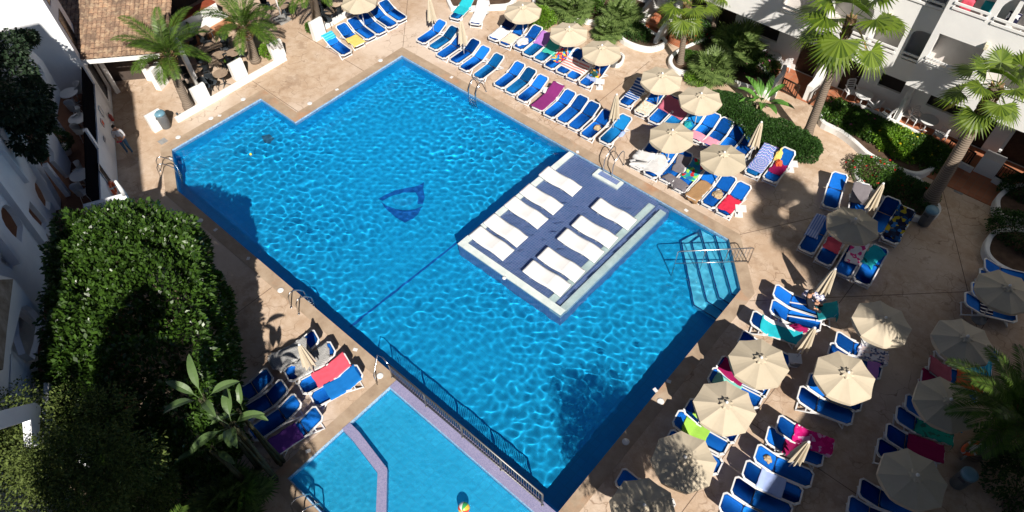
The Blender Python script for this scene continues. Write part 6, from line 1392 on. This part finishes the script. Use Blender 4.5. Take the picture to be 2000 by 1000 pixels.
# ------------------------------------------------------------------ neighbouring wings outside the frame (they throw the large shadows)
def wing(label, boxes, name='hotel_wing'):
    t = thing(name, label, 'building'); 
    for (x0, x1, y0, y1, z0, z1, nm) in boxes:
        bm = bmesh.new(); box(bm, ((x0+x1)/2, (y0+y1)/2, (z0+z1)/2), (x1-x0, y1-y0, z1-z0)); link(nm, bm, WHITEW, t)
    return t
wing('white hotel wing east of the loungers', [(10.5, 20, -14, 15.6, 0, 10.9, 'wing_block'), (8.5, 18, 15.602, 23.4, 0, 12.2, 'wing_block'), (12, 16, 2, 5, 10.9, 12.4, 'roof_hut')])
wing('white hotel wing south of the pool', [(-2.998, 4.6, -18, -9.6, 0, 15.2, 'wing_block'), (-7.8, -5.0, -6.7, -5.7, 0, 15.2, 'shade_tower'), (-4.998, -3.0, -8.5, -7.0, 0, 15.2, 'shade_block'), (-7.0, -5.8, -6.6, -5.9, 15.202, 16.4, 'roof_hut')])  # tower with its hut and block: unseen, added to shade the clipped tree
lbox('near_block', 12, 24.5, -12, -2.0, 0, 17, BLUEW); lbox('near_block', 5.5, 11.998, -12, -2.5, 0, 15.4, BLUEW)
# deck joints
JM = NT('joint'); JM.bs(Base_Color=(.10, .065, .045, 1), Roughness=.9); JM = JM.m
bm = bmesh.new()
for (p, q) in (((460, 185), (800, 10)), ((560, 100), (700, 172)), ((790, 92), (812, 10)), ((1726, 470), (1830, 350)), ((1740, 440), (1960, 520)), ((1660, 500), (1745, 455)), ((1738, 560), (1800, 470)), ((1830, 500), (1900, 540)), ((1680, 620), (1560, 560)), ((200, 350), (300, 330)), ((420, 640), (560, 560)), ((540, 900), (430, 1000)), ((1000, 985), (1420, 560)), ((1650, 640), (1900, 900)), ((690, 850), (560, 940))):
    a, b = at(*p).xy, at(*q).xy; d = (b-a).normalized()
    pass
LJ = [(Vector((-26.7-.5, 20.45)), Vector((-33, 26.5))), (Vector((-34, 13.2)), Vector((-27.2, 13.2))), (Vector((-32.9, 17.6)), Vector((-27.2, 17.6))), (Vector((-3.9, 17.6)), Vector((3, 24.2))), (Vector((-1.5, 30)), Vector((4.5, 20))), (Vector((-6, 20.4)), Vector((-2, 26.5))),
      (Vector((-1.2, 6.0)), Vector((-1.2, 21.5))), (Vector((3.4, 8)), Vector((3.4, 26))), (Vector((-2.6, 13)), Vector((6, 13))), (Vector((-28, 3)), Vector((-20, 3))), (Vector((-19, 5.5)), Vector((-19, 1))), (Vector((-15, 5.5)), Vector((-15, -3))), (Vector((-22.5, 21)), Vector((-22.5, 29))), (Vector((-16, 21)), Vector((-16, 28))), (Vector((-9.5, 21)), Vector((-9.5, 27)))]
for a, b in LJ:
    d = (b-a).normalized(); n = Vector((-d.y, d.x))*.011; slab(bm, [a-n, b-n, b+n, a+n], z0=-.01, z1=.0035)
tag(link('deck_joints', bm, JM), kind='structure')
# ------------------------------------------------------------------ people
SKIN = rough_mat('skin', (.42, .22, .14), (.5, .28, .18), 5, .55, .05); HAIR = rough_mat('dark_hair', (.012, .009, .007), (.03, .02, .015), 20, .6, .3, 60)
TSH = plain('white_shirt', (.6, .6, .62)); JEAN = plain('blue_jeans', (.05, .12, .22)); BLK = plain('dark_clothes', (.02, .022, .03)); SHOE = plain('pale_shoes', (.4, .36, .3))
def skinned(name, verts, edges, radii, mats, parent, matfn):
    me = bpy.data.meshes.new(name+'_rig'); me.from_pydata(verts, edges, []); o = bpy.data.objects.new(name+'_rig', me); COL.objects.link(o)
    md = o.modifiers.new('s', 'SKIN'); md.use_smooth_shade = True
    for v, r_ in zip(me.skin_vertices[0].data, radii): v.radius = (r_, r_) if not isinstance(r_, tuple) else r_
    me.skin_vertices[0].data[0].use_root = True
    s2 = o.modifiers.new('b', 'SUBSURF'); s2.levels = 2; s2.render_levels = 2
    dg = bpy.context.evaluated_depsgraph_get(); ev = o.evaluated_get(dg); nm = bpy.data.meshes.new_from_object(ev)
    bpy.data.objects.remove(o); nm.materials.clear()
    for m in mats: nm.materials.append(m)
    for p in nm.polygons: p.material_index = matfn(p.center); p.use_smooth = True
    r_ = bpy.data.objects.new(name, nm); COL.objects.link(r_); r_.parent = parent; return r_
def head(parent, c, yaw, pitch=0, tilt=0):
    Mx = Matrix.Translation(c) @ Matrix.Rotation(yaw, 4, 'Z') @ Matrix.Rotation(pitch, 4, 'Y')
    bm = bmesh.new(); bmesh.ops.create_uvsphere(bm, u_segments=20, v_segments=16, radius=1)
    for v in bm.verts:
        x, y, z = v.co; k = 1-.22*max(0, -z); v.co = Vector((x*.098*k+(.01 if x > 0 and z < 0 else 0), y*.078*k, z*.118))
        if x > .85 and abs(y) < .3 and abs(z) < .25: v.co.x += .018      # nose
    bmesh.ops.transform(bm, matrix=Mx, verts=bm.verts); h = link('head', bm, SKIN, parent, smooth=True)
    bm = bmesh.new(); bmesh.ops.create_uvsphere(bm, u_segments=20, v_segments=14, radius=1)
    for v in bm.verts:
        x, y, z = v.co; n_ = 1+.06*noise.noise(v.co*5); v.co = Vector((x*.108*n_-.014, y*.09*n_, z*.12*n_+.016))
    bmesh.ops.delete(bm, geom=[v for v in bm.verts if v.co.x > .03 and v.co.z < .055 or v.co.z < -.06], context='VERTS')
    bmesh.ops.transform(bm, matrix=Mx, verts=bm.verts); link('hair', bm, HAIR, h, smooth=True)
    bm = bmesh.new()
    for s in (-1, 1): box(bm, (0, s*.078, -.005), (.03, .015, .05)); box(bm, (.09, s*.03, .012), (.012, .018, .008))
    bmesh.ops.transform(bm, matrix=Mx, verts=bm.verts); link('ears', bm, SKIN, h)
# standing person by the left wall
q = at(255, 300); t = thing('person', 'person in white t-shirt and jeans standing by the shaded wall', 'person', (q.x, q.y, 0), -.6)
V = [(0, 0, .93), (0, 0, 1.12), (0, 0, 1.32), (0, 0, 1.44), (.02, 0, 1.52),
     (0, .10, .88), (.04, .11, .50), (0, .12, .09), (.12, .13, .04), (0, -.10, .88), (-.02, -.11, .5), (-.06, -.12, .09), (.06, -.13, .04),
     (0, .19, 1.39), (.02, .25, 1.12), (.22, .16, 1.04), (.30, .08, 1.06), (0, -.19, 1.39), (.02, -.25, 1.12), (.22, -.14, 1.04), (.30, -.04, 1.05)]
E_ = [(0, 1), (1, 2), (2, 3), (3, 4), (0, 5), (5, 6), (6, 7), (7, 8), (0, 9), (9, 10), (10, 11), (11, 12), (3, 13), (13, 14), (14, 15), (15, 16), (3, 17), (17, 18), (18, 19), (19, 20)]
Rr_ = [(.16, .12), (.15, .11), (.18, .12), (.11, .09), .055, .10, .07, .045, .04, .10, .07, .045, .04, .07, .05, .035, .03, .07, .05, .035, .03]
def mf(c):
    if c.z > 1.46: return 3
    if c.z < .10: return 2
    if c.z < .95 and abs(c.y) < .3 and c.x < .12: return 1
    if c.z > .9 and (abs(c.y) > .28 or (c.x > .1 and c.z < 1.18)): return 3
    return 0
skinned('body', V, E_, Rr_, [TSH, JEAN, SHOE, SKIN], t, mf)
head(t, (.03, 0, 1.63), 0, .25)
for s in (-1, 1):
    for k in range(5):
        bm = bmesh.new(); b = Vector((.30, s*.055, 1.055)); y_ = s*(.055-.016*k); z_ = 1.065 if k < 4 else 1.09
        tube(bm, [(.30, y_, z_), (.345+.004*k, y_*.8, z_+.004), (.36, y_*.6-.005, z_-.02), (.345, y_*.5, z_-.035)], [.010, .0095, .009, .007], 6); link('finger', bm, SKIN, t)
bm = bmesh.new(); box(bm, (.36, 0, 1.05), (.10, .22, .02), Matrix.Rotation(0, 4, 'Y')); o = link('red_booklet', bm, MT['red']); o.matrix_world = Matrix.Translation((q.x, q.y, 0)) @ Matrix.Rotation(-.6, 4, 'Z'); tag(o, 'red item held by the person at the wall', 'booklet')
# person lying between the closed parasols in dark clothes
L = RH[0]; loc, an, a = L
t = thing('person', 'person in dark clothes sitting on a lounger by the corner steps', 'person', loc, an+math.pi)
def X(v): return (-v[0], v[1], v[2])
V = [X((.55, 0, .50)), X((.62, 0, .68)), X((.70, 0, .90)), X((.72, 0, 1.02)), X((.70, 0, 1.10)),
     X((.50, .10, .48)), X((.10, .14, .52)), X((-.22, .16, .10)), X((-.34, .17, .05)), X((.50, -.10, .48)), X((.12, -.16, .50)), X((-.18, -.18, .10)), X((-.30, -.19, .05)),
     X((.72, .18, .98)), X((.60, .26, .74)), X((.36, .20, .62)), X((.28, .17, .60)), X((.72, -.18, .98)), X((.60, -.26, .74)), X((.36, -.20, .62)), X((.28, -.17, .60))]
def mf2(c):
    if c.z > 1.04: return 1
    if c.x > -.38 and c.z > .56: return 1
    if c.x > -.2 and c.z < .42: return 1
    return 0
skinned('body', V, E_, Rr_, [BLK, SKIN], t, mf2)
head(t, X((.70, 0, 1.22)), 0, .2)
for s in (-1, 1):
    for k in range(5):
        bm = bmesh.new(); y_ = s*(.19-.014*k); tube(bm, [X((.28, y_, .60)), X((.235, y_, .585)), X((.205, y_, .56))], [.010, .009, .007], 6); link('finger', bm, SKIN, t)

for o in sc.objects:
    if o.type == 'MESH' and not o.name.startswith(('pool_water', 'shallow_pool_water')):
        zs = [(o.matrix_world @ Vector(c)).z for c in o.bound_box]
        if min(zs) < -.1: o.cycles.is_caustics_receiver = True
